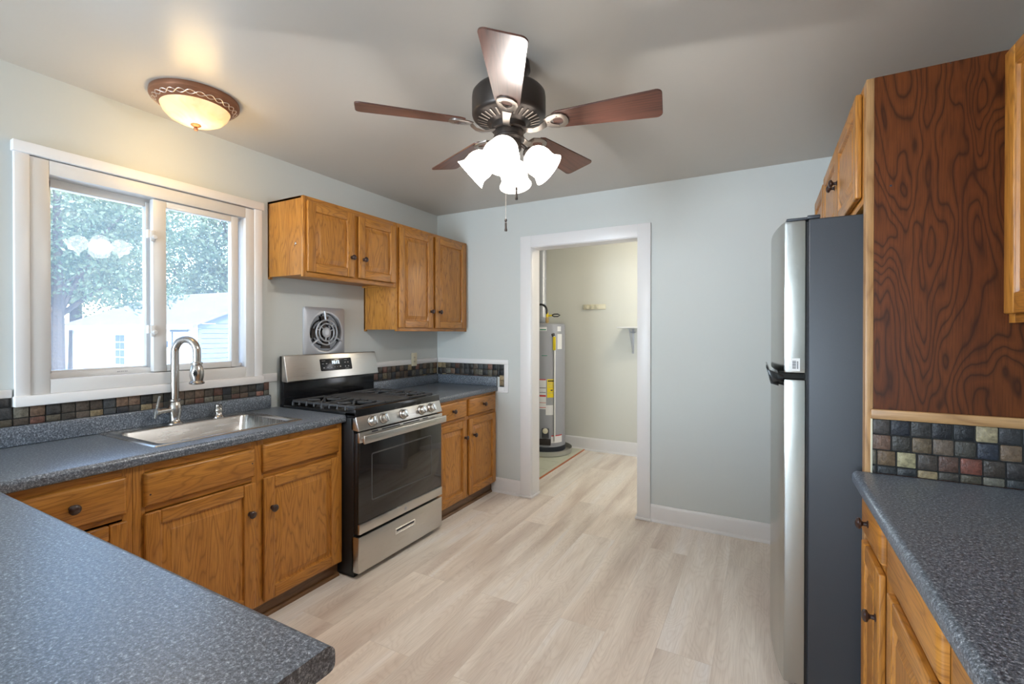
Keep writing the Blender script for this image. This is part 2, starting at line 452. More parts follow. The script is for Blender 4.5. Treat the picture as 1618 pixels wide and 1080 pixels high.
def rect(u0, v0, u1, v1, w): return [(u0, v0, w), (u1, v0, w), (u1, v1, w), (u0, v1, w)]
def rrect(u0, v0, u1, v1, r, w, n=5):
    o = []
    for cx, cy, a in ((u1 - r, v0 + r, -90), (u1 - r, v1 - r, 0), (u0 + r, v1 - r, 90), (u0 + r, v0 + r, 180)):
        for i in range(n + 1):
            t = R(a + 90 * i / n); o.append((cx + r * cos(t), cy + r * sin(t), w))
    return o
def raised_door(F, u0, v0, u1, v1, w0, t=.019, sw=.055):
    b = MB(F)
    for a in (u0, u1 - sw): b.box((a, v0, w0), (a + sw, v1, w0 + t), .005, 3)
    for a in (v0, v1 - sw): b.box((u0 + sw + .0004, a, w0), (u1 - sw - .0004, a + sw, w0 + t - .0004), .005, 3, grain='u')
    i0 = sw - .001
    rs = [rect(u0 + i0, v0 + i0, u1 - i0, v1 - i0, w0 + t - .003)]
    for ins, w in ((.004, t - .013), (.010, t - .0145), (.034, t - .004), (.036, t - .0025)):
        k = i0 + ins; rs.append(rect(u0 + k, v0 + k, u1 - k, v1 - k, w0 + w))
    b.loft(rs)
    return b
def slab_front(F, u0, v0, u1, v1, w0, t=.019):
    b = MB(F); b.loft([rect(u0, v0, u1, v1, w0), rect(u0, v0, u1, v1, w0 + t - .010), rect(u0 + .003, v0 + .003, u1 - .003, v1 - .003, w0 + t - .005),
                       rect(u0 + .010, v0 + .010, u1 - .010, v1 - .010, w0 + t - .001), rect(u0 + .013, v0 + .013, u1 - .013, v1 - .013, w0 + t)], cap0=True, grain='u')
    return b
def knob(F, u, v, w, parent):
    b = MB(F); b.lathe([(.011, 0), (.011, .002), (.007, .004), (.006, .012), (.009, .016), (.0165, .020), (.0175, .025), (.014, .030), (.006, .033), (0, .0335)], (u, v, w), (0, 0, 1), 20)
    return obj('knob', b, 'knob', parent)

# ------------------------------------------------------------------ the setting
CH = 2.477
KY0 = -3.2
b = MB(); b.box((-.15, KY0 - .15, -.06), (XR + .15, 5.4, 0)); struct('floor', b, 'floor')
b = MB(); b.box((-.15, KY0 - .15, CH), (XR + .15, 5.4, CH + .12)); struct('ceiling', b, 'ceil')
# left wall with the window opening
WY0, WY1, WZ0, WZ1 = .735, 1.702, 1.122, 2.116
b = MB()
b.box((-.15, KY0 - .15, 0), (0, WY0, CH)); b.box((-.15, WY1, 0), (0, 5.4, CH)); b.box((-.15, WY0, 0), (0, WY1, WZ0)); b.box((-.15, WY0, WZ1), (0, WY1, CH))
struct('wall_left', b, 'wall')
DX0, DX1, DZ = .985, 1.866, 2.095
b = MB()
b.box((0, 3.488, 0), (DX0 - .02, 3.628, CH)); b.box((DX1 + .02, 3.488, 0), (XR, 3.628, CH)); b.box((DX0 - .02, 3.488, DZ + .02), (DX1 + .02, 3.628, CH))
struct('wall_back', b, 'wall')
b = MB(); b.box((XR, KY0 - .15, 0), (XR + .15, 5.4, CH)); struct('wall_right', b, 'wall')
b = MB(); b.box((0, KY0 - .15, 0), (.2, KY0, CH)); b.box((1.6, KY0 - .15, 0), (XR, KY0, CH)); b.box((.2, KY0 - .15, 2.2), (1.6, KY0, CH)); b.box((.2, KY0 - .15, 0), (1.6, KY0, .1))  # opening added for the rear fill light
struct('wall_rear', b, 'wall')
b = MB(); b.box((0, 5.23, 0), (XR, 5.4, CH)); struct('wall_utility_back', b, 'util')
b = MB(); b.box((0, 3.63, 0), (.02, 5.23, CH)); struct('wall_utility_left', b, 'util')
b = MB(); b.box((2.55, 3.63, 0), (2.62, 5.23, CH)); struct('wall_utility_right', b, 'util')
b = MB(); b.box((.02, 3.63, 2.42), (2.55, 5.23, 2.44)); struct('ceiling_utility', b, 'util')
# door casing and jamb
b = MB(FBK)
ow0, ow1 = .886, 1.962
b.box((ow0, 0, 0), (DX0, 2.19, .018), .002); b.box((DX1, 0, 0), (ow1, 2.19, .018), .002); b.box((DX0, DZ, 0), (DX1, 2.19, .018), .002)
b.box((DX0 - .02, 0, -.142), (DX0 + .004, DZ + .02, .004), .001); b.box((DX1 - .004, 0, -.142), (DX1 + .02, DZ + .02, .004), .001); b.box((DX0, DZ - .004, -.142), (DX1, DZ + .02, .004), .001)
struct('trim_1', b, 'trim')
def baseboard(name, F, u0, u1, h=.125, m='trim'):
    b = MB(F); b.prism([(0, 0), (.026, 0), (.026, .008), (.022, .016), (.015, .020), (.015, h - .02), (.012, h - .006), (.006, h), (0, h)], 0, u1 - u0, L=Matrix(((0, 0, 1, u0), (0, 1, 0, 0), (1, 0, 0, 0), (0, 0, 0, 1))))
    struct(name, b, m)
baseboard('baseboard_back', FBK, .60, ow0); baseboard('baseboard_back_right', FBK, ow1, XR)
baseboard('baseboard_right', FR, -3.46, -2.72)
baseboard('baseboard_utility', frame((0, 5.23, 0), (1, 0, 0), (0, -1, 0)), .02, 2.55, .15)
b = MB(FBK)
for a0, a1 in ((ow0 - .01, DX0 + .014), (DX1 - .014, ow1 + .01)):
    b.box((a0, 0, 0), (a1, .02, .034), .006, 3)
for a0, a1 in ((DX0 + .004, DX0 + .016), (DX1 - .016, DX1 - .004)): b.box((a0, 0, -.14), (a1, .02, .01), .004)
struct('trim_2', b, 'trim')
# utility floor tiles and strip
b = MB(); b.box((.02, 3.66, 0), (.82, 5.23, .006)); struct('floor_utility_tile_bed', b, 'ink')
b = MB()
for i in range(3):
    for j in range(6):
        x1 = .78 - i * .30; x0 = max(x1 - .294, .02); y0 = 3.66 + j * .30; y1 = min(y0 + .294, 5.23)
        if x1 > .05: b.box((x0, y0, .004), (x1, y1, .010), .0015, 1)
b.box((.784, 3.66, .004), (.822, 5.23, .011), .0015, 1)
struct('floor_utility_tiles', b, 'cream')
b = MB(); b.box((.824, 3.66, 0), (.838, 5.22, .012), .003); struct('trim_3', b, 'orange')
# window 1
win = bpy.data.objects.new('window_1', None); COL.objects.link(win); win.location = (0, 1.22, 1.08); win['kind'] = 'structure'
b = MB(FL)
b.box((.690, 1.10, 0), (.736, 2.125, .022), .003); b.box((1.701, 1.10, 0), (1.748, 2.125, .022), .003)
b.box((.684, 2.120, 0), (1.754, 2.166, .034), .004); b.box((.686, 1.078, 0), (1.750, 1.122, .034), .004)
obj('window_casing', b, 'trim', win)
b = MB(FL)   # vinyl master frame
fo = [(.736, 1.122), (1.701, 2.116)]; fi = [(.797, 1.184), (1.648, 2.056)]
for (a, c, d, e) in ((.736, 1.122, .797, 2.116), (1.648, 1.122, 1.701, 2.116)): b.box((a, c, -.10), (d, e, .018), .003, grain='v')
b.box((.797, 2.056, -.10), (1.648, 2.116, .018), .003, grain='u'); b.box((.797, 1.122, -.10), (1.648, 1.182, .018), .003, grain='u')
b.box((.797, 1.182, -.10), (1.648, 1.206, -.030), .001, grain='u'); b.box((1.20, 2.04, -.10), (1.648, 2.056, -.04), 0)
b.box((.80, 2.020, -.10), (1.20, 2.056, -.055), .001); b.box((.797, 1.2, -.10), (.822, 2.05, -.055), .001)
b.box((1.62, 1.2, -.1), (1.648, 2.05, -.055), .001)
obj('window_frame', b, 'vinyl', win)
b = MB(FL)   # fixed left sash meeting stile
b.box((1.175, 1.2, -.085), (1.215, 2.04, -.045), .002); b.box((.82, 1.20, -.085), (1.18, 1.216, -.045), .001)
obj('fixed_sash', b, 'vinyl', win)
b = MB(FL); b.box((.81, 1.205, -.068), (1.19, 2.045, -.062)); obj('pane', b, 'glass', win)
b = MB(FL)   # sliding right sash
b.box((1.184, 1.186, -.030), (1.243, 2.053, .004), .003); b.box((1.572, 1.186, -.030), (1.612, 2.053, .004), .003)
b.box((1.243, 2.020, -.030), (1.572, 2.053, .004), .003, grain='u'); b.box((1.243, 1.186, -.030), (1.572, 1.219, .004), .003, grain='u')
sash = obj('sliding_sash', b, 'vinyl', win)
b = MB(FL); b.box((1.235, 1.21, -.018), (1.58, 2.03, -.012)); obj('pane', b, 'glass', win)
for z in (1.865, 1.390):
    b = MB(FL); b.box((1.170, z - .028, .003), (1.192, z + .028, .014), .004); b.box((1.160, z - .012, -.012), (1.176, z + .03, .008), .003); b.lathe([(.012, 0), (.012, .008), (.008, .012), (0, .012)], (1.186, z - .006, .012), seg=14)
    obj('sash_latch', b, 'vinyl', win)
b = MB(FL)
for i, w in enumerate((.006, .004, .005, .004, .006, .004)): b.box((1.048 + i * .0075, 1.1935, -.0305), (1.048 + i * .0075 + w, 1.198, -.0295))
obj('printed_mark', b, 'greyink', win)
# added door frame around the rear fill light's opening, unseen behind the camera
b = MB()
for x0, x1 in ((.2, .28), (.86, .94), (1.52, 1.6)): b.box((x0, KY0 - .1, .1), (x1, KY0 - .04, 2.2), .004)
for z0, z1 in ((.1, .2), (2.12, 2.2)): b.box((.2, KY0 - .1, z0), (1.6, KY0 - .04, z1), .004)
struct('added_door_2', b, 'vinyl')

# ------------------------------------------------------------------ cabinets
def wall_cabinet(label, y0, y1, z0, z1, doors, knobs, depth=.33, group=None):
    c = thing('wall_cabinet', (0, (y0 + y1) / 2, z0), label, 'cabinet', 'oak wall cabinets')
    b = MB(FL); b.box((y0, z0 + .012, 0), (y0 + .014, z1, depth - .019), .001); b.box((y1 - .014, z0 + .012, 0), (y1, z1, depth - .019), .001)
    b.box((y0, z1 - .014, 0), (y1, z1, depth - .019), .001, grain='u'); b.box((y0 + .014, z0 + .022, .002), (y1 - .014, z0 + .034, depth - .019), .001, grain='u')
    b.box((y0 + .014, z0 + .03, .002), (y1 - .014, z1 - .014, .010))
    b.box((y0, z0, 0), (y0 + .022, z1, .016), .003)
    obj('carcass', b, 'oak', c)
    d0 = depth - .019
    b = MB(FL); b.box((y0, z0, d0), (y0 + .028, z1, depth), .0015); b.box((y1 - .028, z0, d0), (y1, z1, depth), .0015)
    m = (y0 + y1) / 2; b.box((m - .03, z0 + .02, d0), (m + .03, z1 - .03, depth - .0005), .0015)
    b.box((y0 + .028, z1 - .036, d0), (y1 - .028, z1, depth), .0015, grain='u'); b.box((y0 + .028, z0, d0), (y1 - .028, z0 + .03, depth), .0015, grain='u')
    obj('face_frame', b, 'oak', c)
    for (u0, v0, u1, v1), (ku, kv) in zip(doors, knobs):
        d = obj('door', raised_door(FL, u0, v0, u1, v1, depth + .001), 'oak', c); knob(FL, ku, kv, depth + .020, d)
    return c
c1 = wall_cabinet('short oak wall cabinet with two raised-panel doors above the range, beside the window', 1.797, 2.576, 1.712, 2.186,
             [(1.816, 1.742, 2.165, 2.157), (2.205, 1.742, 2.556, 2.150)], [(2.143, 1.868), (2.245, 1.868)])
b = MB(FL); b.box((1.790, 1.90, .262), (1.797, 1.915, .276), .002); b.tube([(1.7905, 1.893, .269), (1.786, 1.890, .269), (1.782, 1.896, .269)], .002, 8)
obj('hook', b, 'nickel', c1, label='small metal hook on the cabinet side')
wall_cabinet('tall oak wall cabinet with two doors in the corner above the right counter', 2.5785, 3.486, 1.394, 2.186,
             [(2.594, 1.420, 2.980, 2.157), (3.018, 1.420, 3.446, 2.163)], [(2.955, 1.552), (3.062, 1.552)])

def base_cabinet(name, label, F, u0, u1, face, fronts, stiles, parts_door, parts_drawer, wall=0., toe=.012, top=.876, group=None, loc=None, dsplay=.0):
    c = thing(name, loc, label, 'cabinet', 'oak base cabinets')
    b = MB(F); w1 = face - .019
    b.box((u0, .09, wall), (u0 + .014, top, w1), .001); b.box((u1 - .014, .09, wall), (u1, top, w1), .001)
    b.box((u0 + .014, .09, wall), (u1 - .014, .104, w1), .001, grain='u'); b.box((u0 + .014, .104, wall), (u1 - .014, top, wall + .008))
    obj('carcass', b, 'oak', c)
    b = MB(F); b.box((u0, 0, face - .05), (u1, .09, face - .035), .001, grain='u'); b.prism([(0, 0), (.016, 0), (.014, .010), (.008, .016), (0, .018)], u0, u1, L=Matrix(((0, 0, 1, 0), (0, 1, 0, 0), (1, 0, 0, face - .035), (0, 0, 0, 1))), grain='w')
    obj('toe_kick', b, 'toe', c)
    b = MB(F)
    for s0, s1 in stiles: b.box((s0, .085, w1), (s1, top, face), .0015)
    gaps = sorted(stiles)
    for (a, b_), (c_, d_) in zip(gaps[:-1], gaps[1:]):
        for v0, v1 in ((top - .035, top), (.685, .72), (.085, .115)): b.box((b_, v0, w1), (c_, v1, face - .0004), .0012, grain='u')
    obj('face_frame', b, 'oak', c)
    for u0_, v0_, u1_, v1_, kn in parts_drawer:
        d = obj('drawer' if kn else 'false_drawer_front', slab_front(F, u0_, v0_, u1_, v1_, face + .001), 'oak', c)
        if kn: knob(F, kn[0], kn[1], face + .020, d)
    for u0_, v0_, u1_, v1_, kn in parts_door:
        d = obj('door', raised_door(F, u0_, v0_, u1_, v1_, face + .001), 'oak', c)
        if kn: knob(F, kn[0], kn[1], face + .020, d)
    return c
fl = .590
sc = base_cabinet('sink_base_cabinet', 'oak sink base cabinet with two doors and blank drawer fronts, left of the range', FL, .856, 1.846, fl, None,
             [(.856, .895), (1.320, 1.378), (1.812, 1.846)],
             [(.888, .100, 1.328, .684, (1.300, .545)), (1.370, .100, 1.816, .690, (1.410, .540))],
             [(.888, .710, 1.328, .840, None), (1.370, .716, 1.816, .850, None)], loc=(.3, 1.35, 0))
for u, v in ((.905, .755), (1.312, .775)):
    b = MB(FL); b.lathe([(.0035, 0), (.0035, .0006), (0, .0006)], (u, v, fl + .0195), seg=10); obj('screw_hole', b, 'ink', sc)
base_cabinet('drawer_base_cabinet', 'oak base cabinet with drawer over door, at the far left behind the peninsula', FL, .30, .855, fl, None,
             [(.30, .52), (.822, .855)],
             [(.512, .100, .832, .680, (.795, .54))], [(.512, .705, .832, .845, (.674, .778))], loc=(.3, .6, 0))
base_cabinet('corner_base_cabinet', 'oak base cabinet with two drawers over two doors, between range and back wall', FL, 2.622, 3.486, .634, None,
             [(2.622, 2.66), (3.005, 3.062), (3.452, 3.486)],
             [(2.650, .100, 3.016, .700, (2.990, .568)), (3.050, .100, 3.462, .700, (3.115, .566))],
             [(2.650, .725, 3.016, .858, (2.833, .793)), (3.050, .725, 3.462, .858, (3.262, .795))], loc=(.3, 3.05, 0))

# ------------------------------------------------------------------ countertops
def bull(v0, v1, r, n=5, d=1):
    """front edge profile points (w,v) from bottom to top, relative to w=0 as the nose"""
    return [(-r + r * cos(t), (v1 - r) + r * sin(t)) for t in [pi / 2 * i / n for i in range(n + 1)]]
def edge_prof(nose, back, z0=.877, z1=.918, r=.017, n=6):
    P = [(back, z0), (nose - .010, z0)]
    P += [(nose - .010 + .010 * sin(t), z0 + .010 - .010 * cos(t)) for t in [pi / 2 * i / 3 for i in range(1, 4)]]
    P += [(nose - r + r * cos(t), z1 - r + r * sin(t)) for t in [pi / 2 * i / n for i in range(n + 1)]]
    P += [(back, z1)]
    return P
PRL = Matrix(((0, 0, 1, 0), (0, 1, 0, 0), (1, 0, 0, 0), (0, 0, 0, 1)))    # prism (w,v) polygon extruded along u
CT = thing('countertop', (.3, 1.0, .88), 'speckled blue-grey laminate countertop with sink cut-out and peninsula in front of the window', 'countertop', 'laminate countertops')
SX0, SX1, SY0, SY1 = .085, .512, .985, 1.60    # sink hole
b = MB(FL)
nose = .622
b.prism(edge_prof(nose, SX1), .44, 1.850, L=PRL)                 # front strip
b.box((.44, .877, 0), (SY0, .918, SX1)); b.box((SY1, .877, 0), (1.850, .918, SX1)); b.box((SY0, .877, 0), (SY1, .918, SX0))
obj('worktop', b, 'lam', CT, sharp=50)
b = MB(frame((0, 0, 0), (1, 0, 0), (0, 1, 0)))
b.prism(edge_prof(.482, -.35), 0, 2.13, L=PRL)
obj('peninsula_top', b, 'lam', CT, sharp=50)
b = MB(FL); b.box((.44, .918, 0), (1.806, 1.000, .020), .006, 3); obj('backsplash_lip', b, 'lam', CT)
C2 = thing('countertop', (.3, 3.05, .88), 'short speckled laminate countertop between the range and the back wall', 'countertop', 'laminate countertops')
b = MB(FL); b.prism(edge_prof(.657, 0), 2.622, 3.487, L=PRL); obj('worktop', b, 'lam', C2, sharp=50)
b = MB(FL); b.box((2.622, .918, 0), (3.487, 1.000, .020), .006, 3); b.box((3.467, .918, .021), (3.487, 1.000, .655), .006, 3); obj('backsplash_lip', b, 'lam', C2)
C3 = thing('countertop', (3.3, .6, .88), 'speckled laminate countertop on the right, ending at the dark wood panel', 'countertop', 'laminate countertops')
b = MB(FR); b.prism(edge_prof(XR - 2.955, 0), -1.918, 1.2, L=PRL); obj('worktop', b, 'lam', C3, sharp=50)
# peninsula base
pb = thing('peninsula_base', (1.2, .1, 0), 'oak base under the peninsula countertop in the lower left', 'cabinet', 'oak base cabinets')
b = MB(); b.box((.32, -.28, .09), (2.08, .25, .876), .002, grain='z'); obj('carcass', b, 'oak', pb)
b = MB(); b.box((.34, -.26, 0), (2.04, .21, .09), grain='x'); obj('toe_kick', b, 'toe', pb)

# ------------------------------------------------------------------ right hand side cabinets
fr = XR - 2.998
rb = base_cabinet('base_cabinet', 'oak base cabinet with drawers over doors under the right-hand countertop', FR, -1.916, .9, fr, None,
             [(-1.916, -1.885), (-1.66, -1.52), (-1.15, -1.05), (-.55, -.45), (.1, .2), (.86, .9)],
             [(-1.900, .100, -1.640, .700, (-1.67, .560)), (-1.540, .100, -1.135, .700, None), (-1.065, .100, -.55, .700, None), (-.46, .1, .1, .7, None)],
             [(-1.900, .728, -1.640, .853, (-1.785, .788)), (-1.540, .728, -1.135, .853, None), (-1.065, .728, -.55, .853, None), (-.46, .728, .1, .853, None)], loc=(3.3, .6, 0))
# fridge surround panel
pn = thing('fridge_side_panel', (3.32, 1.93, 0), 'tall dark-stained plywood panel between the fridge and the right countertop', 'panel')
b = MB(FP); b.box((3.012, 0, -.018), (XR, 2.222, 0), .0008); obj('plywood_sheet', b, 'ply', pn)
b = MB(FP); b.box((2.990, 0, -.045), (3.012, 2.222, .0), .002); obj('front_stile', b, 'oak_edge', pn)
b = MB(FP); b.box((3.004, 1.098, 0.0005), (XR, 1.130, .014), .003, grain='u'); obj('tile_cap_rail', b, 'oak_edge', pn)
b = MB(FP); b.box((3.0045, .92, 0.0005), (3.0085, 1.098, .012), .0005); obj('tile_edge_strip', b, 'ivory', pn)
for u, v, r in ((3.055, 1.86, .0035), (3.20, 2.218, .002)):
    b = MB(FP); b.lathe([(r, 0), (r, .0005), (0, .0005)], (u, v, .0002), seg=8); obj('nail_hole', b, 'ink', pn)
# cabinet above the fridge
oc = thing('over_fridge_cabinet', (3.3, 2.7, 1.83), 'oak cabinet with raised-panel doors above the fridge', 'cabinet', 'oak wall cabinets')
w0 = XR - 2.990
b = MB(FR); b.box((-3.484, 1.835, .002), (-1.966, 2.222, w0 - .02), .001, grain='u'); obj('carcass', b, 'oak', oc)
b = MB(FR)
b.box((-3.484, 1.82, w0 - .019), (-1.966, 1.852, w0), .0015, grain='u'); b.box((-3.484, 2.19, w0 - .019), (-1.966, 2.222, w0), .0015, grain='u')
for a, c in ((-3.484, -3.46), (-2.99 - .03, -2.96), (-2.50, -2.46), (-2.0, -1.966)): b.box((a, 1.852, w0 - .019), (c, 2.19, w0 - .0004), .0012)
obj('face_frame', b, 'oak', oc)
for u0, v0, u1, v1, k in ((-2.480, 1.846, -1.985, 2.205, (-2.445, 2.03)), (-2.985, 1.846, -2.484, 2.205, (-2.525, 2.03)), (-3.47, 1.846, -3.03, 2.19, None)):
    d = obj('door', raised_door(FR, u0, v0, u1, v1, w0 + .001), 'oak', oc)
    if k: knob(FR, k[0], k[1], w0 + .02, d)
# upper right cabinet
ur = thing('wall_cabinet', (3.47, 1.4, 1.41), 'oak wall cabinet at the right edge above the right countertop', 'cabinet', 'oak wall cabinets')
w1 = XR - 3.333
b = MB(FR); b.box((-1.918, 1.412, 0), (-.3, 2.222, w1 - .019), .001); obj('carcass', b, 'oak', ur)
b = MB(FR); b.box((-1.918, 1.410, w1 - .019), (-1.880, 2.222, w1), .0015); b.box((-1.880, 1.410, w1 - .019), (-.3, 1.445, w1), .0015, grain='u'); b.box((-1.880, 2.185, w1 - .019), (-.3, 2.222, w1), .0015, grain='u')
b.box((-1.13, 1.445, w1 - .019), (-1.07, 2.185, w1), .0015); obj('face_frame', b, 'oak', ur)
for u0, u1 in ((-1.895, -1.115), (-1.085, -.32)): obj('door', raised_door(FR, u0, 1.436, u1, 2.200, w1 + .001, sw=.06), 'oak', ur)

# ------------------------------------------------------------------ stone mosaic
STC = [(.035, .035, .035), (.05, .048, .045), (.07, .06, .05), (.022, .024, .03), (.10, .085, .06), (.13, .09, .06), (.17, .11, .075), (.20, .10, .075), (.16, .15, .12), (.09, .07, .055), (.055, .06, .065), (.30, .23, .13), (.12, .055, .04)]
def mosaic(label, F, u0, u1, v0, v1, tile, gap=.0035, th=.009, seed=1, rows_from_top=True, offs=True, special=None, notch=None, w0=0.0):
    rnd = random.Random(seed)
    p = thing('stone_mosaic', F @ Vector(((u0 + u1) / 2, v0, w0)), label, 'backsplash', 'stone mosaic strips')
    b = MB(F); b.box((u0, v0, w0), (u1, v1, w0 + th * .55)); obj('grout', b, 'groutm', p)
    b = MB(F); pit = tile + gap; r = 0; v = v1
    while v > v0 + .004:
        vb = max(v - tile, v0 + .0005); off = 0 if not offs else (r // 2 % 2) * (-.72 * tile) - rnd.random() * .1 * tile
        u = u0 + off; k = 0
        while u < u1 - .003:
            a = max(u, u0 + .0008); c = min(u + tile + rnd.uniform(-.0015, .0015), u1 - .0005)
            if c - a > .006:
                col = rnd.choice(STC); q = rnd.uniform(.55, 1.1)
                if special and (r, k) in special: col = special[(r, k)]; q = .85
                col = tuple(x * q for x in col)
                b.box((a, vb, w0 + th * .3), (c, v, w0 + th + rnd.uniform(-.0015, .0015)), .0042, 2, tint=col)
            u += pit; k += 1
        v -= pit; r += 1
    obj('stone_tiles', b, 'stone', p); return p
mosaic('stone mosaic strip on the dark panel behind the right countertop', FP, 3.0085, XR, .92, 1.0975, .0475, seed=5, w0=.0005,
       special={(0, 0): (.07, .06, .055), (0, 1): (.02, .022, .03), (0, 2): (.045, .042, .04), (0, 3): (.02, .02, .024), (0, 4): (.014, .015, .018), (0, 5): (.34, .28, .17), (0, 6): (.035, .035, .038),
                (1, 0): (.17, .10, .07), (1, 1): (.05, .045, .038), (1, 2): (.14, .10, .06), (1, 3): (.15, .11, .08), (1, 4): (.06, .055, .045), (1, 5): (.03, .035, .05), (1, 6): (.18, .12, .075),
                (2, 1): (.17, .11, .06), (2, 2): (.38, .33, .19), (2, 3): (.07, .055, .045), (2, 4): (.11, .06, .045), (2, 5): (.19, .065, .045), (2, 6): (.05, .038, .03), (2, 7): (.04, .035, .035)})
mosaic('stone mosaic strip between the window sill and the sink counter', FL, .10, 1.800, 1.0005, 1.0775, .0455, seed=3, offs=False, th=.008)
b_ = mosaic('narrow stone mosaic piece left of the window', FL, .10, .683, 1.0785, 1.116, .035, seed=9, offs=False, th=.008)
mosaic('stone mosaic strip beside the range on the corner wall', FL, 2.622, 3.478, 1.0005, 1.108, .0465, seed=12, offs=False, th=.008)
mosaic('stone mosaic strip on the back wall beside the doorway', FBK, .0085, .676, 1.0005, 1.108, .0465, seed=14, offs=False, th=.008)
mosaic('stone mosaic end piece below the back wall strip', FBK, .677, .722, .916, 1.108, .0435, seed=15, offs=False, th=.008)
b = MB(FL); b.box((.08, 1.117, 0), (.684, 1.15, .010), .003); b.box((1.750, 1.079, 0), (1.853, 1.13, .010), .003); struct('trim_4', b, 'trim')
b = MB(FL); b.box((2.622, 1.109, 0), (3.478, 1.150, .008), .003); struct('trim_5', b, 'trim')
b = MB(FBK); b.box((.009, 1.109, 0), (.764, 1.150, .008), .003); b.box((.723, .873, 0), (.764, 1.109, .008), .003); b.box((.66, .873, 0), (.723, .913, .008), .003); b.box((.66, .866, 0), (.764, .874, .016), .002); struct('trim_6', b, 'trim')

# ------------------------------------------------------------------ range
RG = thing('gas_range', (.36, 2.236, 0), 'stainless steel gas range with black cooktop under the wall fan', 'range')
r0, r1 = 1.856, 2.616
b = MB(FL); b.box((r0, .02, .03), (r1, .905, .672), .004); b.box((r0 + .01, .0, .08), (r1 - .01, .03, .66)); obj('body', b, 'blacksat', RG)
b = MB(FL)   # cooktop: rim + recessed deck
b.box((r0 - .001, .900, .03), (r1 + .001, .916, .690), .004)
b.box((r0 - .001, .912, .03), (r0 + .022, .934, .690), .005); b.box((r1 - .022, .912, .03), (r1 + .001, .934, .690), .005)
b.box((r0 + .02, .912, .03), (r1 - .02, .930, .10), .004)
b.prism([(.60, .912), (.692, .908), (.688, .949), (.672, .953), (.615, .938)], r0 - .001, r1 + .001, bev=.002, L=PRL)
obj('cooktop', b, 'black', RG)
def bar(b, p, q, wd=.010, h=.014, z=0):
    p = Vector(p); q = Vector(q); d = (q - p); L = d.length; a = math.atan2(d.y, d.x)
    X = Matrix.Translation(((p.x + q.x) / 2, (p.y + q.y) / 2, z)) @ Matrix.Rotation(a, 4, 'Z')
    b.box((-L / 2, -wd / 2, -h / 2), (L / 2, wd / 2, h / 2), .003, 2, L=X)
def grate(ya, yb):
    b = MB(); x0, x1 = .115, .650; z = .958; m = (x0 + x1) / 2
    for y in (ya, yb): bar(b, (x0, y), (x1, y), .011, .014, z)
    for x in (x0, x1, m): bar(b, (x, ya), (x, yb), .011, .014, z)
    ym = (ya + yb) / 2
    for cx in ((x0 + m) / 2, (x1 + m) / 2):
        for a in (45, 135, 225, 315, 90, 270):
            t = R(a); e = .105 if a % 90 else .115
            bar(b, (cx + .026 * cos(t), ym + .026 * sin(t)), (cx + e * cos(t), ym + e * sin(t) * .98), .009, .013, z + .002)
    for i in range(1, 8):
        x = x0 + (x1 - x0) * i / 8
        for y, s in ((ya, 1), (yb, -1)): b.tube([(x, y, z + .004), (x, y - s * .004, z - .004), (x, y - s * .006, z - .02)], .006, 8); bar(b, (x, y), (x, y + s * .055), .009, .012, z + .002)
    for x in (x0, m, x1):
        for y in (ya, yb): b.lathe([(.009, 0), (.007, .03)], (x, y, .922), seg=10)
    return b
g1 = obj('grate', grate(r0 + .030, r0 + .268), 'iron', RG); g2 = obj('grate', grate(r1 - .268, r1 - .030), 'iron', RG)
b = MB(); b.box((.115, r0 + .276, .946), (.655, r1 - .276, .964), .006); b.box((.14, r0 + .295, .924), (.63, r1 - .295, .948), .003)
obj('griddle', b, 'iron', RG)
for y in (r0 + .149, r1 - .149):
    for x in (.25, .515):
        b = MB(); b.lathe([(.045, .917), (.045, .924), (.036, .930), (.036, .938), (.030, .942), (0, .943)], (x, y, 0), seg=24); obj('burner', b, ['iron'], RG)
# control panel, slanted
b = MB(FL)
cp = [(.655, .835), (.712, .830), (.716, .834), (.690, .912), (.686, .914), (.655, .914)]
b.prism(cp, r0, r1, bev=.0025, L=PRL, grain='u'); obj('control_panel', b, 'steel', RG)
na = Vector((.078, 0, .026)).normalized()    # panel outward normal in x,z
for y in (1.965, 2.058, 2.228, 2.405, 2.506):
    b = MB(); o = Vector((.7035, y, .872)); b.lathe([(.031, 0), (.031, .003), (.028, .006), (.0255, .008), (.0245, .026), (.021, .031), (0, .031)], o, na, 28)
    q = na.to_track_quat('Z', 'Y').to_matrix().to_4x4(); kk = obj('control_knob', b, 'steel', RG)
    b = MB(); X = Matrix.Translation(o) @ q; b.box((-.006, -.023, .029), (.006, .023, .039), .003, 2, L=X); obj('knob_grip', b, 'chrome', kk)
    b = MB(); b.lathe([(.0325, 0), (.0325, .0012), (.0305, .0012)], o, na, 28, cap=False); obj('knob_ring', b, 'ink', kk)
# oven door
dz0, dz1 = .250, .828
od = None
b = MB(FL); b.box((r0 + .002, dz0, .672), (r1 - .002, dz1 - .01, .700), .003); od = obj('oven_door', b, 'blacksat', RG)
b = MB(FL); b.box((r0 + .002, .308, .7005), (r1 - .002, .765, .7095), .003); obj('door_glass', b, 'ovenglass', od)
b = MB(FL)
b.loft([rrect(1.955, .415, 2.505, .690, .012, .7096), rrect(1.957, .417, 2.503, .688, .011, .7102), rrect(1.961, .421, 2.499, .684, .009, .7102), rrect(1.963, .423, 2.497, .682, .008, .7096)], cap1=False)
obj('window_border', b, 'border', od)
b = MB(FL); b.box((r0 + .002, .252, .7005), (r1 - .002, .3085, .716), .004, grain='u'); obj('lower_strip', b, 'steel', od)
b = MB(FL); b.box((r0 + .002, .765, .7005), (r1 - .002, .824, .718), .004, grain='u'); obj('upper_strip', b, 'steel', od)
b = MB(FL)
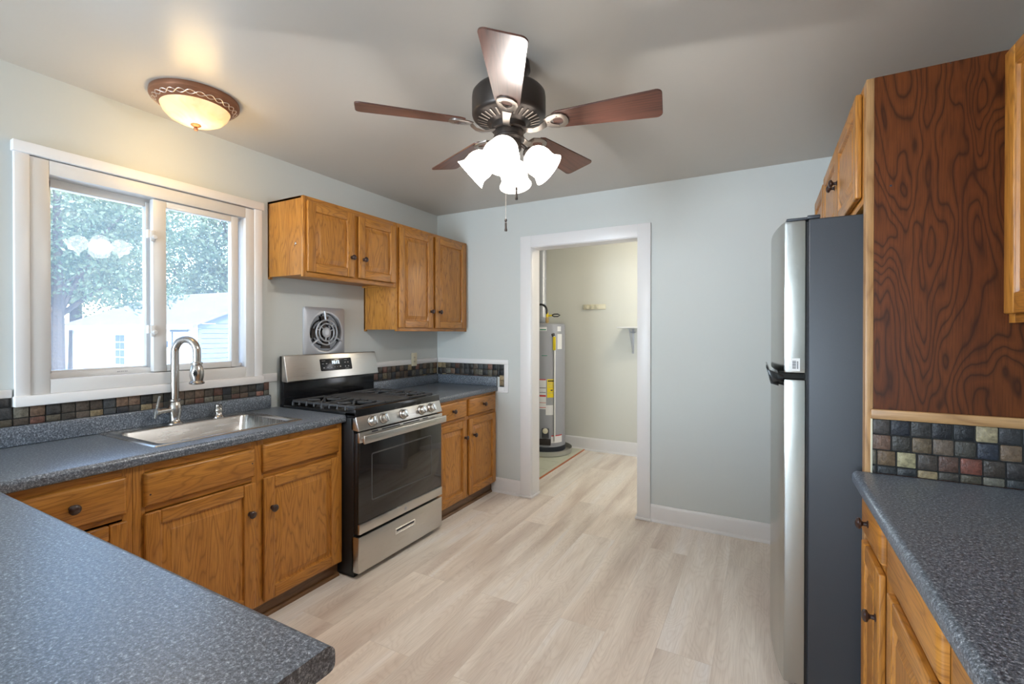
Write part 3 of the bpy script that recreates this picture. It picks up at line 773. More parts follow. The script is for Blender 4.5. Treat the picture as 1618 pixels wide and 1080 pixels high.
for a, c in ((1.95, 2.00), (2.03, 2.185), (2.215, 2.37), (2.40, 2.455)): b.box((a, .8226, .704), (c, .8246, .7145)); b.box((a, .812, .7176), (c, .819, .7186))
obj('vent_slots', b, 'ink', od)
b = MB(FL); b.box((r0 + .004, .764, .742), (r1 - .004, .810, .757), .006, 3, grain='u')
for y in (r0 + .03, r1 - .03): b.box((y - .014, .770, .712), (y + .014, .794, .745), .003)
obj('door_handle', b, 'steel', od)
b = MB(FL); b.lathe([(.0125, 0), (.0125, .0012), (0, .0012)], (2.237, .279, .716), seg=24); lg = obj('badge', b, 'grille', od)
text('badge_letters', 'GE', FL @ Matrix.Translation((2.237, .279, .7174)), .013, 'greyink', od)
# drawer
b = MB(FL); b.box((r0, .034, .655), (r1, .236, .712), .005, grain='u'); rdw = obj('storage_drawer', b, 'steel', RG)
b = MB(FL); b.loft([rect(2.150, .142, 2.330, .180, .7122), rect(2.153, .145, 2.327, .177, .7150), rect(2.157, .149, 2.323, .173, .7150), rect(2.159, .151, 2.321, .171, .7125)], cap1=False); b.box((2.159, .151, .7122), (2.321, .161, .7132), grain='u')
obj('drawer_pull', b, 'chrome', rdw)
b = MB(FL); b.box((2.159, .161, .7121), (2.321, .171, .7128)); obj('pull_recess', b, 'ink', rdw)
# backguard
b = MB(FL); b.box((r0 - .004, .90, .030), (r1 + .004, 1.236, .060), .004); b.box((r0, .93, .05), (r1, 1.09, .066), .002); obj('backguard', b, 'black', RG)
b = MB(FL); b.prism([(.052, 1.077), (.106, 1.073), (.110, 1.078), (.076, 1.236), (.072, 1.240), (.052, 1.240)], r0 - .004, r1 + .004, bev=.0025, L=PRL, grain='u'); bg = obj('backguard_panel', b, 'steel', RG)
sl = Vector((.158, 0, .034)).normalized(); vv = Vector((-.034, 0, .158)).normalized()
def bgF(y, z, off=.0):
    t = (z - 1.078) / .158; x = .110 - .034 * t
    m = Matrix.Identity(4); p = Vector((x, y, z)) + sl * off
    for i in range(3): m[i][0] = (0, 1, 0)[i]; m[i][1] = vv[i]; m[i][2] = sl[i]; m[i][3] = p[i]
    return m
b = MB(bgF(2.240, 1.165)); b.loft([rrect(-.133, -.041, .133, .041, .008, 0), rrect(-.133, -.041, .133, .041, .008, .002), rrect(-.131, -.039, .131, .039, .007, .003)], cap0=True); dp = obj('display', b, 'black', bg)
text('clock', '10:12', bgF(2.232, 1.178, .0032), .030, 'digits', bg)
for u, v, w_, h_ in ((-.105, .028, .028, .003), (-.112, .008, .014, .004), (-.083, .008, .012, .005), (-.108, -.020, .010, .006), (-.078, -.018, .014, .005), (-.045, -.020, .011, .007), (-.018, -.018, .006, .005), (.004, -.017, .008, .002), (.030, -.017, .010, .007), (.075, .010, .011, .006), (.100, .010, .010, .006), (.075, -.018, .010, .006), (.100, -.018, .011, .006), (.085, -.032, .026, .002), (.08, .028, .024, .002)):
    b = MB(bgF(2.240, 1.165, .003)); b.box((u - w_ / 2, v - h_ / 2, 0), (u + w_ / 2, v + h_ / 2, .0005)); obj('button_mark', b, 'greyink', bg)

# ------------------------------------------------------------------ wall fan, outlet
VF = thing('exhaust_fan', (0, 2.215, 1.22), 'square grey wall exhaust fan with round grille above the range', 'exhaust fan')
F_ = frame((0, 2.215, 1.385), (0, 1, 0), (1, 0, 0))
b = MB(F_); hs = .172; N = 40
def sq(h, r, w): return rrect(-h, -h, h, h, r, w, 9)
def circ(r, w, n=40): return [(r * cos(R(-90 + 360 * (i + .5) / n)), r * sin(R(-90 + 360 * (i + .5) / n)), w) for i in range(n)]
rings = [sq(hs, .02, .0), sq(hs, .02, .006), sq(hs - .006, .02, .012), circ(.148, .020), circ(.140, .022), circ(.132, .018), circ(.128, .004)]
b.loft(rings, cap1=False, cap0=False); pl = obj('cover_plate', b, 'grille', VF, sharp=45)
b = MB(F_); b.lathe([(.128, .003), (.10, .002), (0, .002)], seg=40, cap=False); obj('recess', b, 'black', VF)
b = MB(F_)
for rr, rad in ((.086, .0055), (.061, .005)):
    b.tube([(rr * cos(t), rr * sin(t), .026) for t in [2 * pi * i / 40 for i in range(41)]], rad, 8, cap=False)
b.lathe([(.036, .020), (.036, .026), (.032, .029), (.026, .027), (.018, .030), (.010, .028), (0, .029)], seg=28)
for k in range(3):
    t = R(95 + 120 * k); b.tube([(.086 * cos(t), .086 * sin(t), .026), (.148 * cos(t), .148 * sin(t), .020)], .0065, 8)
for k in range(3):
    t = R(140 + 120 * k); b.tube([(.034 * cos(t), .034 * sin(t), .026), (.062 * cos(t), .062 * sin(t), .026)], .0045, 8)
for k in range(3):
    t = R(165 + 120 * k); b.tube([(.062 * cos(t), .062 * sin(t), .026), (.086 * cos(t), .086 * sin(t), .026)], .004, 8)
obj('grille', b, 'grille', VF)
b = MB(F_)
for k in range(4):
    t0 = R(90 * k); pts0 = [(rr * cos(t0 + a), rr * sin(t0 + a), w) for rr, a, w in ((.02, 0, .004), (.115, -.3, .004), (.12, .35, .012), (.02, .8, .012))]
    b.loft([pts0, [(p[0], p[1], p[2] + .001) for p in pts0]], cap0=True)
obj('fan_rotor', b, 'bronze', VF)
OU = thing('outlet', (0, 3.147, 1.10), 'ivory wall outlet above the corner counter mosaic', 'outlet')
b = MB(FL); b.box((3.112, 1.094, .0085), (3.182, 1.208, .0135), .003); obj('cover_plate', b, 'ivory', OU)
b = MB(FL); b.box((3.132, 1.118, .0134), (3.162, 1.186, .0150), .003); obj('receptacle', b, 'ivory', OU)
for z in (1.132, 1.168):
    for y in (3.139, 3.152): b = MB(FL); b.box((y, z - .005, .0148), (y + .003, z + .006, .0155)); obj('slot', b, 'ink', OU)

# ------------------------------------------------------------------ sink, faucet, dispenser
SK = thing('sink', (.31, 1.31, .918), 'rectangular stainless steel drop-in sink under the window', 'sink')
Fz = Matrix.Identity(4)
def RR(x0, y0, x1, y1, r, z, n=5): return rrect(x0, y0, x1, y1, r, z, n)
b = MB()
X0, Y0, X1, Y1 = .024, .952, .534, 1.640
b.loft([RR(X0, Y0, X1, Y1, .008, .9185), RR(X0 + .004, Y0 + .004, X1 - .004, Y1 - .004, .007, .9225), RR(X0 + .012, Y0 + .012, X1 - .012, Y1 - .012, .015, .9235),
        RR(X0 + .020, Y0 + .020, X1 - .020, Y1 - .020, .015, .9205), RR(.108, .992, .504, 1.592, .035, .9205), RR(.112, .996, .500, 1.588, .035, .915), RR(.120, 1.006, .492, 1.578, .045, .78),
        RR(.134, 1.022, .478, 1.562, .05, .757), RR(.18, 1.08, .43, 1.51, .05, .752)], cap1=True)
obj('basin', b, 'steel_sink', SK, sharp=60)
b = MB(); b.lathe([(.045, .7525), (.045, .7545), (.036, .7545), (.034, .7535), (0, .7532)], (.32, 1.31, 0), seg=24); obj('drain', b, 'chrome', SK)
FC = thing('faucet', (.075, 1.262, .921), 'brushed nickel gooseneck kitchen faucet with pull-down spray behind the sink', 'faucet')
fx, fy = .066, 1.250
b = MB(); b.lathe([(.034, .9207), (.034, .926), (.026, .932), (.021, .945), (.024, .965), (.029, .990), (.029, 1.005), (.024, 1.022), (.021, 1.030), (.026, 1.036), (.026, 1.044), (.020, 1.048), (0, 1.048)], (fx, fy, 0), seg=28); obj('body', b, 'nickel', FC)
# neck: gooseneck curving toward the room and slightly along the wall
hd = Vector((.92, .39, 0)).normalized(); Rr = .060; zt = 1.285
pts = [(fx, fy, 1.046), (fx, fy, 1.12), (fx, fy, 1.2), (fx, fy, zt)]
for i in range(1, 17):
    a = pi * i / 16; c = Vector((fx, fy, zt)) + hd * Rr * (1 - cos(a)); pts.append((c.x, c.y, zt + Rr * sin(a) * 1.05))
ex = Vector((fx, fy, 0)) + hd * 2 * Rr
pts += [(ex.x, ex.y, zt - .03), (ex.x, ex.y, 1.225)]
b = MB(); b.tube(pts, .0185, 18); obj('neck', b, 'nickel', FC)
b = MB(); b.lathe([(0, 1.122), (.024, 1.122), (.033, 1.125), (.034, 1.131), (.027, 1.140), (.031, 1.165), (.031, 1.190), (.025, 1.214), (.021, 1.220), (.026, 1.222), (.026, 1.232), (.020, 1.236), (0, 1.236)], (ex.x, ex.y, 0), seg=26); sp = obj('spray_head', b, 'nickel', FC)
sd = Vector((.75, -.66, 0)); b = MB(); b.lathe([(.009, 0), (.009, .004), (0, .005)], Vector((ex.x, ex.y, 1.178)) + sd * .0265, sd, 16)
for v in b.bm.verts: v.co.z = 1.178 + (v.co.z - 1.178) * 1.9
obj('spray_button', b, 'black', sp)
b = MB(); b.lathe([(.0235, 1.2195), (.0215, 1.2195)], (ex.x, ex.y, 0), seg=20)
b.bm.free()
hl = Vector((.25, -.97, 0)).normalized()
p0 = Vector((fx, fy, .995)); b = MB(); b.tube([p0 + hl * .02, p0 + hl * .090], [.014, .013], 14); b.lathe([(.0165, 0), (.0175, .006), (.0165, .016), (0, .017)], p0 + hl * .085, hl, 16)
hh = obj('handle_hub', b, 'nickel', FC)
b = MB(); q = p0 + hl * .096; b.tube([q + Vector((0, -.006, -.030)), q, q + Vector((.0, .006, .035)), q + Vector((.006, .012, .075))], [.005, .0075, .006, .0055], 10); obj('lever', b, 'nickel', hh)
SD = MB(); SD.lathe([(.027, .9207), (.027, .926), (.019, .934), (.016, .948), (.020, .954), (.020, .964), (.016, .972), (.018, .978), (.017, .990), (0, .992)], (.075, 1.458, 0), seg=20)
SD.tube([(.075, 1.458, .984), (.100, 1.455, .986), (.112, 1.454, .980)], .006, 8)
tag(obj('soap_dispenser', SD, 'nickel'), 'small nickel soap dispenser beside the faucet', 'soap dispenser')

# ------------------------------------------------------------------ ceiling lamp
CL = thing('ceiling_lamp', (.355, 1.205, CH), 'flush ceiling lamp with bronze rope ring and glowing alabaster bowl over the sink', 'ceiling lamp', 'flush ceiling lamps')
c0 = (.355, 1.205, 0)
b = MB(); b.lathe([(0, CH - .001), (.176, CH - .001), (.178, CH - .010), (.177, CH - .022), (.170, CH - .030), (.140, CH - .052), (.136, CH - .052)], c0, seg=56, cap=False); ring = obj('metal_ring', b, 'lampbronze', CL)
b = MB()
for ph in (0, pi):
    P = []
    for i in range(241):
        t = 2 * pi * i / 240; s = sin(t * 13 + ph); rr = .1565 + .0085 * s; P.append((c0[0] + rr * cos(t), c0[1] + rr * sin(t), CH - .0415 + .0052 * s + .002))
    b.tube(P, .0021, 6, cap=False)
obj('rope_relief', b, 'silverinlay', ring)
b = MB(); b.lathe([(.140, CH - .048), (.137, CH - .056), (.128, CH - .076), (.108, CH - .098), (.078, CH - .114), (.042, CH - .122), (0, CH - .124)], c0, seg=48, cap=False); obj('glass_bowl', b, 'alab', CL)
b = MB(); b.lathe([(.020, CH - .120), (.021, CH - .127), (.013, CH - .133), (.007, CH - .136), (.010, CH - .143), (.007, CH - .150), (0, CH - .151)], c0, seg=20); obj('finial', b, 'lampbronze', CL)
lamp('ceiling_lamp_inner_bulb', 'POINT', (.355, 1.205, CH - .060), .45, (1, .85, .62), radius=.015)
lamp('ceiling_lamp_bulb', 'POINT', (.355, 1.205, CH - .23), 3.6, (1, .66, .26), radius=.10)

# ------------------------------------------------------------------ ceiling fan
fcx, fcy, fz = 1.776, 1.661, 2.219
FN = thing('ceiling_fan', (fcx, fcy, CH), 'bronze ceiling fan with five walnut blades and four lit glass shades', 'ceiling fan')
c0 = (fcx, fcy, 0)
b = MB(); b.lathe([(0, CH - .001), (.085, CH - .001), (.088, CH - .03), (.075, CH - .045), (.070, 2.385), (.10, 2.375), (.138, 2.362), (.148, 2.350), (.150, 2.335), (.150, 2.268), (.147, 2.258), (.138, 2.250), (.075, 2.232), (.070, 2.226), (.070, 2.205), (.052, 2.200), (0, 2.200)], c0, seg=64, cap=False); mh = obj('motor_housing', b, 'bronze', FN)
b = MB()
for k in range(30):
    t = 2 * pi * k / 30
    X = Matrix.Translation((fcx, fcy, 0)) @ Matrix.Rotation(t, 4, 'Z')
    Y = X @ Matrix.Translation((.108, 0, 2.2385)) @ Matrix.Rotation(-.275, 4, 'Y')
    b.box((-.020, -.0035, -.0012), (.020, .0035, .0016), .001, 1, L=Y)
obj('vent_fins', b, 'bronze2', mh)
b = MB(); b.lathe([(.056, 2.204), (.060, 2.198), (.060, 2.178), (.064, 2.174), (.064, 2.166), (.052, 2.160), (.052, 2.130), (.046, 2.120), (.030, 2.112), (.026, 2.085), (.030, 2.075), (.020, 2.055), (.012, 2.048), (.010, 2.035), (0, 2.030)], c0, seg=40, cap=False); obj('light_fitter', b, 'bronze', FN)
def blade(k):
    th = 1.41674 + k * 2 * pi / 5; al = -.2263
    n = Vector((-sin(th), cos(th), 0)); e = Vector((cos(th), sin(th), 0)); nn = n * cos(al) + Vector((0, 0, 1)) * sin(al); up = e.cross(nn)
    m = Matrix.Identity(4)
    for i in range(3): m[i][0] = nn[i]; m[i][1] = e[i]; m[i][2] = up[i]; m[i][3] = (fcx, fcy, fz)[i]
    b = MB(m); ri, ro = .185, .597; a0, a1 = .048, .0745
    pts = [(-a0 + .012, ri), (a0 - .012, ri), (a0, ri + .02)]
    rc = .022
    pts += [(a1 - rc + rc * sin(t), ro - rc + rc * cos(t)) for t in [pi / 2 * (1 - i / 4) for i in range(5)]]
    pts += [(-a1 + rc - rc * sin(t), ro - rc + rc * cos(t)) for t in [pi / 2 * i / 4 for i in range(5)]]
    pts += [(-a0, ri + .02)]
    b.prism(pts, 0, .006, bev=.0012, seg=1, grain='v')
    for f in b.bm.faces:
        if up.z * 1 and f.normal.dot(up) > -.5 and f.calc_center_median().z > 0:
            pass
    o = obj('blade', b, 'blade', FN)
    # iron: curved arm ending in an open heart-shaped plate under the blade
    b = MB(m)
    P = [(0, .060, -.016), (0, .085, -.024), (0, .110, -.028), (0, .135, -.022), (0, .155, -.008)]
    ws = [.016, .014, .013, .014, .018]
    b.loft([[(-w, p[1], p[2] - .004), (w, p[1], p[2] - .004), (w, p[1], p[2] + .003), (-w, p[1], p[2] + .003)] for p, w in zip(P, ws)], cap0=True)
    outer = [(.018, .150), (.034, .172), (.042, .200), (.038, .226), (.022, .243), (0, .248), (-.022, .243), (-.038, .226), (-.042, .200), (-.034, .172), (-.018, .150)]
    inner = [(.004, .176), (.014, .186), (.022, .202), (.020, .216), (.012, .224), (0, .227), (-.012, .224), (-.020, .216), (-.022, .202), (-.014, .186), (-.004, .176)]
    z0, z1 = -.0065, -.0005
    b.loft([[(p[0], p[1], z1) for p in outer], [(p[0], p[1], z0 + .001) for p in outer], [(p[0] * .95, .2 + (p[1] - .2) * .96, z0) for p in outer], [(p[0], p[1], z0) for p in inner], [(p[0], p[1], z1) for p in inner]], cap0=False, cap1=False, closed=True)
    for p in ((0, .165), (.026, .205), (-.026, .205)): b.lathe([(.0035, z0 - .002), (.0035, z0)], (p[0], p[1], 0), seg=8)
    obj('blade_iron', b, 'bronze2', FN)
for k in range(5): blade(k)
SH = [(.021, 0), (.034, .005), (.048, .018), (.057, .038), (.060, .058), (.058, .074), (.058, .088), (.065, .102), (.071, .112)]
for a in (-71.5, 198.5, 108.5, 18.5):
    t = R(a); d = Vector((cos(t), sin(t), 0)); ax = (d * .74 + Vector((0, 0, -.67))).normalized()
    o0 = Vector((fcx, fcy, 2.118)) + d * .072
    b = MB(); b.tube([Vector((fcx, fcy, 2.135)) + d * .035, Vector((fcx, fcy, 2.142)) + d * .055, o0 + Vector((0, 0, .008)), o0 + ax * .012], .008, 10)
    b.lathe([(.012, -.006), (.022, .002), (.024, .014), (.018, .016)], o0, ax, 20); arm = obj('lamp_arm', b, 'bronze', FN)
    b = MB(); b.lathe(SH, o0 + ax * .012, ax, 32, cap=False); b.lathe([(r - .003, z) for r, z in SH][::-1], o0 + ax * .012, ax, 32, cap=False)
    obj('lamp_shade', b, 'shade', arm)
    b = MB(); b.lathe([(.010, .012), (.012, .03), (.023, .05), (.026, .064), (.020, .080), (0, .088)], o0 + ax * .010, ax, 20); obj('light_bulb', b, M['bulb'] if 'bulb' in M else M.setdefault('bulb', emit('bulb_glow', (1, .95, .88), 14.0)), arm)
    lamp('fan_bulb', 'POINT', o0 + ax * .118, 8.5, (1, .975, .94), radius=.02)
for (dx, dy, z0, z1, nm) in ((.046, -.020, 2.13, 1.965, 'a'), (-.004, -.018, 2.09, 1.845, 'b')):
    b = MB(); x, y = fcx + dx, fcy + dy
    z = z0
    while z > z1: b.lathe([(0, z), (.0016, z - .002), (0, z - .004)], (x, y, 0), seg=6, cap=False); z -= .0042
    ch = obj('pull_chain', b, 'nickel', FN)
    b = MB(); b.lathe([(0, z1), (.004, z1 - .002), (.0055, z1 - .010), (.003, z1 - .014), (.004, z1 - .018), (.0045, z1 - .040), (.006, z1 - .046), (.0055, z1 - .052), (0, z1 - .053)], (x, y, 0), seg=12); obj('chain_fob', b, 'bronze', ch)

# ------------------------------------------------------------------ fridge
FG = thing('fridge', (3.2, 2.35, 0), 'stainless top-freezer fridge with charcoal sides beside the plywood panel', 'fridge')
y0, y1 = 1.985, 2.690
b = MB(); b.box((2.834, y0, .03), (3.50, y1, 1.792), .006, 3); b.box((2.87, y0 + .02, 0), (3.48, y1 - .02, .04)); obj('body', b, 'fridge_side', FG)
b = MB(); b.box((2.826, y0 + .012, .09), (2.8345, y1 - .012, 1.785)); obj('door_gasket', b, 'rubber', FG)
def fdoor(z0, z1, name):
    b = MB(); rows = []; N = 14
    prof = []
    for i in range(N + 1):
        t = i / N; y = y0 + (y1 - y0) * t; bow = .037 * (1 - (2 * t - 1) ** 2); prof.append((2.757 - bow, y))
    sec = [(2.826, y0 + .004), (2.824, y0)] + [(2.768, y0), (2.760, y0 + .002)] + [(p[0], p[1]) for p in prof[1:-1]] + [(2.760, y1 - .002), (2.768, y1), (2.824, y1), (2.826, y1 - .004)]
    def rg(z, ins): 
        cx = 2.8; return [(cx + (x - cx) * (1 - ins * 3), (y0 + y1) / 2 + (y - (y0 + y1) / 2) * (1 - ins)) for x, y in sec], z
    rings = []
    for z, ins in ((z0, .02), (z0 + .004, .004), (z0 + .012, 0), (z1 - .012, 0), (z1 - .004, .004), (z1, .02)):
        q, zz = rg(z, ins); rings.append([(x, y, zz) for x, y in q])
    b.loft(rings, cap0=True, grain='v'); 
    # uv: vertical brushing
    for f in b.bm.faces:
        for lp in f.loops: lp[b.uv].uv = (lp.vert.co.y + lp.vert.co.x, lp.vert.co.z)
    return obj(name, b, 'fridge_door', FG)
fd = fdoor(1.232, 1.792, 'freezer_door'); fd2 = fdoor(.09, 1.212, 'fridge_door')
b = MB(); b.prism([(2.705, 1.245), (2.757, 1.222), (2.757, 1.208), (2.722, 1.195)], y0 + .004, y0 + .024, bev=.002, L=Matrix(((1, 0, 0, 0), (0, 0, 1, 0), (0, 1, 0, 0), (0, 0, 0, 1)))); b.box((2.74, y0 + .01, 1.213), (2.826, y1 - .01, 1.231)); obj('grip_recess', b, 'black', FG)
b = MB(); b.prism([(2.700, 1.252), (2.706, 1.249), (2.722, 1.197), (2.742, 1.190), (2.742, 1.184), (2.716, 1.191)], y0 + .006, y0 + .40, bev=.001, L=Matrix(((1, 0, 0, 0), (0, 0, 1, 0), (0, 1, 0, 0), (0, 0, 0, 1)))); obj('door_grip', b, 'black', fd2)
b = MB(); b.box((2.765, y0 + .01, 1.793), (2.862, y0 + .075, 1.802), .003); b.box((2.83, y0 + .002, 1.793), (2.87, y0 + .09, 1.806), .003); obj('hinge_cover', b, 'fridge_side', FG)
b = MB(); b.box((2.780, y0 - .0012, 1.241), (2.809, y0, 1.288), .0005, 1); sk = obj('barcode_sticker', b, 'labelw', fd)
b = MB()
z = 1.250
while z < 1.279:
    h = random.choice((.0008, .0012, .0018)); b.box((2.785, y0 - .0016, z), (2.7965, y0 - .0011, z + h)); z += h + random.choice((.0008, .0014))
for i in range(8): b.box((2.799, y0 - .0016, 1.250 + i * .0035), (2.8035, y0 - .0011, 1.2522 + i * .0035))
obj('barcode', b, 'ink', sk)
b = MB(); t = .86; yb = y0 + (y1 - y0) * .80; xb = 2.757 - .037 * (1 - (2 * .80 - 1) ** 2); b.lathe([(.016, 0), (.016, .003), (0, .003)], (xb + .001, yb, 1.725), (-1, .12, 0), 20); bd = obj('badge', b, 'chrome', fd)
b = MB(); b.box((2.80, y0 + .02, .02), (2.84, y1 - .02, .085), .004); obj('kick_grille', b, 'blacksat', FG)

# ------------------------------------------------------------------ utility room
hx, hy = .462, 4.93
WH = thing('water_heater', (hx, hy, .02), 'tall grey water heater with yellow label seen through the doorway', 'water heater')
b = MB(); b.lathe([(0, .045), (.222, .045), (.226, .055), (.226, .105), (.222, .11), (.222, 1.46), (.218, 1.482), (.19, 1.492), (0, 1.497)], (hx, hy, 0), seg=56, cap=False); obj('tank', b, 'heater', WH)
b = MB(); b.lathe([(.2275, .05), (.2275, .104), (.2255, .106)], (hx, hy, 0), seg=56, cap=False); obj('base_skirt', b, 'fridge_side', WH)
def wrap(name, a0, a1, z0, z1, m, parent, off=.0012):
    """curved sticker on the tank; angles in degrees"""
    b = MB(); n = 8; r = .222 + off
    A = [[(hx + r * cos(R(a0 + (a1 - a0) * i / n)), hy + r * sin(R(a0 + (a1 - a0) * i / n)), z) for z in (z0, z1)] for i in range(n + 1)]
    B = [[(hx + .221 * cos(R(a0 + (a1 - a0) * i / n)), hy + .221 * sin(R(a0 + (a1 - a0) * i / n)), z) for z in (z0, z1)] for i in range(n + 1)]
    b.loft([[p[0], p[1], q[1], q[0]] for p, q in zip(A, B)], cap0=True)
    return obj(name, b, m, parent)
# angle facing the camera about -66deg (towards -y, +x)
y_ = wrap('energy_label', -62, -39, .66, .865, 'yellow', WH)
wrap('label_heading', -60, -41, .838, .852, 'ink', y_, .0018); wrap('label_mark', -52, -46, .735, .748, 'ink', y_, .0018)
for z in (.82, .80, .775, .71): wrap('label_line', -59, -44, z, z + .004, 'greyink', y_, .0018)
w_ = wrap('warning_label', -84, -65, .53, .865, 'labelw', WH)
for z, h, m in ((.855, .01, 'red'), (.765, .006, 'ink'), (.715, .005, 'ink'), (.67, .018, 'red'), (.60, .005, 'red'), (.545, .006, 'red')): wrap('label_band', -84, -65.5, z, z + h, m, w_, .0018)
wrap('data_plate', -66, -44, .465, .575, 'labelw', WH)
g_ = wrap('brand_label', -84, -63, 1.405, 1.448, 'labelw', WH); wrap('brand_band', -83, -65, 1.412, 1.424, 'green', g_, .0018)
wrap('green_stripe', -78, -62, 1.125, 1.132, 'green', WH)
wrap('rating_label', -30, -16, 1.40, 1.455, 'labelw', WH, .001); wrap('notice_label', -30, -12, 1.20, 1.37, 'white', WH, .001)
n_ = wrap('safety_label', -50, -12, .15, .235, 'labelw', WH); wrap('label_band', -50, -12, .225, .235, 'red', n_, .0018)
b = MB(); ang = R(-41); px, py = hx + .234 * cos(ang), hy + .234 * sin(ang)
b.tube([(px - .01, py, 1.345), (px, py, 1.33), (px, py, .17)], .0095, 12); obj('relief_pipe', b, 'white', WH)
b = MB(); b.box((px - .016, py - .014, 1.19), (px + .016, py - .002, 1.34), .002); obj('yellow_tag', b, 'yellow', WH)
b = MB(); b.lathe([(.022, 0), (.022, .03), (.012, .034), (0, .035)], (px - .02, py + .01, 1.345), (-.2, -.3, 1), 14); obj('relief_valve', b, 'iron', WH)
b = MB(); a = R(-67); b.box((-.05, -.04, 0), (.05, .04, .06), .006, L=Matrix.Translation((hx + .222 * cos(a), hy + .222 * sin(a), .27)) @ Matrix.Rotation(a, 4, 'Z') @ Matrix.Rotation(R(90), 4, 'Y')); gv = obj('gas_valve', b, 'fridge_side', WH)
b = MB(); b.lathe([(.030, 0), (.030, .012), (.024, .016), (0, .017)], Vector((hx, hy, .30)) + Vector((cos(a), sin(a), 0)) * .28, (cos(a), sin(a), 0), 22); obj('valve_dial', b, 'ivory', gv)
b = MB(); a = R(-72); b.box((-.035, -.08, 0), (.035, .08, .012), .003, L=Matrix.Translation((hx + .220 * cos(a), hy + .220 * sin(a), .165)) @ Matrix.Rotation(a, 4, 'Z') @ Matrix.Rotation(R(90), 4, 'Y')); obj('burner_hatch', b, 'bronze', WH)
b = MB(); b.lathe([(.03, 1.49), (.045, 1.52), (.055, 1.56), (.05, 1.57), (.05, 2.0), (.056, 2.0), (.056, 2.02), (.05, 2.02), (.05, 2.415)], (hx - .04, hy - .02, 0), seg=24, cap=False); obj('flue_pipe', b, 'grille', WH)
b = MB(); vx, vy = hx + .075, hy - .13
b.lathe([(.014, 1.49), (.014, 1.56)], (vx, vy, 0), seg=12); obj('water_nipple', b, 'brass', WH)
b = MB(); pts = [(vx, vy, 1.585)]
for i in range(0, 15):
    a = R(-10 + 17 * i); pts.append((vx - .075 + .075 * cos(a), vy - .01, 1.63 + .075 * sin(a)))
b.tube(pts, .012, 10); obj('supply_hose', b, 'rubber', WH)
b = MB(); b.lathe([(.015, 0), (.015, .05)], (vx, vy, 1.56), seg=12); b.tube([(vx + .015, vy, 1.575), (vx + .06, vy, 1.58)], .009, 8); obj('hose_fitting', b, 'yellow', WH)
b = MB(); b.box((vx - .018, vy - .012, 1.50), (vx + .018, vy + .012, 1.555), .004); obj('shutoff_body', b, 'brass', WH)
b = MB(); b.tube([(vx + .055, vy, 1.58), (vx + .085, vy, 1.592), (vx + .13, vy, 1.592), (vx + .155, vy, 1.580), (vx + .13, vy, 1.566), (vx + .085, vy, 1.566), (vx + .055, vy, 1.58)], .007, 8); obj('valve_lever', b, 'rubber', WH)
b = MB(); b.lathe([(0, .011), (.290, .011), (.296, .018), (.300, .068), (.304, .070), (.300, .071), (.292, .022), (.28, .016), (0, .016)], (hx, hy, 0), seg=56, cap=False)
b.lathe([(.06, .016), (.06, .045)], (hx, hy, 0), seg=16)
tag(obj('drain_pan', b, 'alu', base=(hx, hy, .011)), 'round aluminium drain pan under the grey water heater', 'drain pan')
FU = frame((0, 5.23, 0), (1, 0, 0), (0, -1, 0))
HK = thing('hook_rack', (.95, 5.23, 1.66), 'cream wall rack with three hooks on the utility room wall', 'hook rack')
b = MB(FU); b.box((.815, 1.655, 0), (1.085, 1.715, .016), .005); obj('rail', b, 'ivory', HK)
for u in (.86, .925, .99):
    b = MB(FU); b.box((u - .022, 1.662, .016), (u + .022, 1.708, .022), .004); b.tube([(u, 1.692, .02), (u, 1.700, .045), (u + .003, 1.690, .058), (u + .003, 1.672, .052), (u, 1.668, .036)], .0055, 8); b.lathe([(.008, 0), (.006, .008), (0, .010)], (u, 1.700, .05), (0, .5, 1), 10); obj('hook', b, 'ivory', HK)
SF = thing('shelf', (1.62, 5.1, 1.42), 'white wall shelf on a grey metal bracket in the utility room', 'shelf')
b = MB(FU); b.box((1.29, 1.432, 0.001), (2.2, 1.450, .28), .002); obj('board', b, 'white', SF)
for u in (1.40, 1.95):
    b = MB(FU); b.box((u - .012, 1.15, .001), (u + .012, 1.431, .006), .001); b.box((u - .012, 1.424, .001), (u + .012, 1.431, .20), .001); b.tube([(u, 1.17, .006), (u, 1.425, .17)], .007, 8); b.tube([(u - .03, 1.39, .02), (u + .03, 1.39, .02)], .006, 8)
    obj('bracket', b, 'grille', SF)
UL = thing('ceiling_lamp', (1.9, 4.3, 2.42), 'small round ceiling lamp in the utility room', 'ceiling lamp', 'flush ceiling lamps')
b = MB(); b.lathe([(0, 2.419), (.10, 2.419), (.10, 2.405), (.09, 2.38), (.05, 2.36), (0, 2.355)], (1.9, 4.3, 0), seg=28, cap=False); obj('glass_dome', b, emit('utility_dome_glow', (1, .86, .66), 2.0), UL)
lamp('utility_bulb', 'POINT', (1.9, 4.3, 2.28), 16, (1, .88, .70), radius=.07)

# ------------------------------------------------------------------ outdoors
GZ = -.6
b = MB(); b.box((-70, -30, GZ - .1), (-.155, 60, GZ)); o = struct('ground', b, 'bounce_yard')
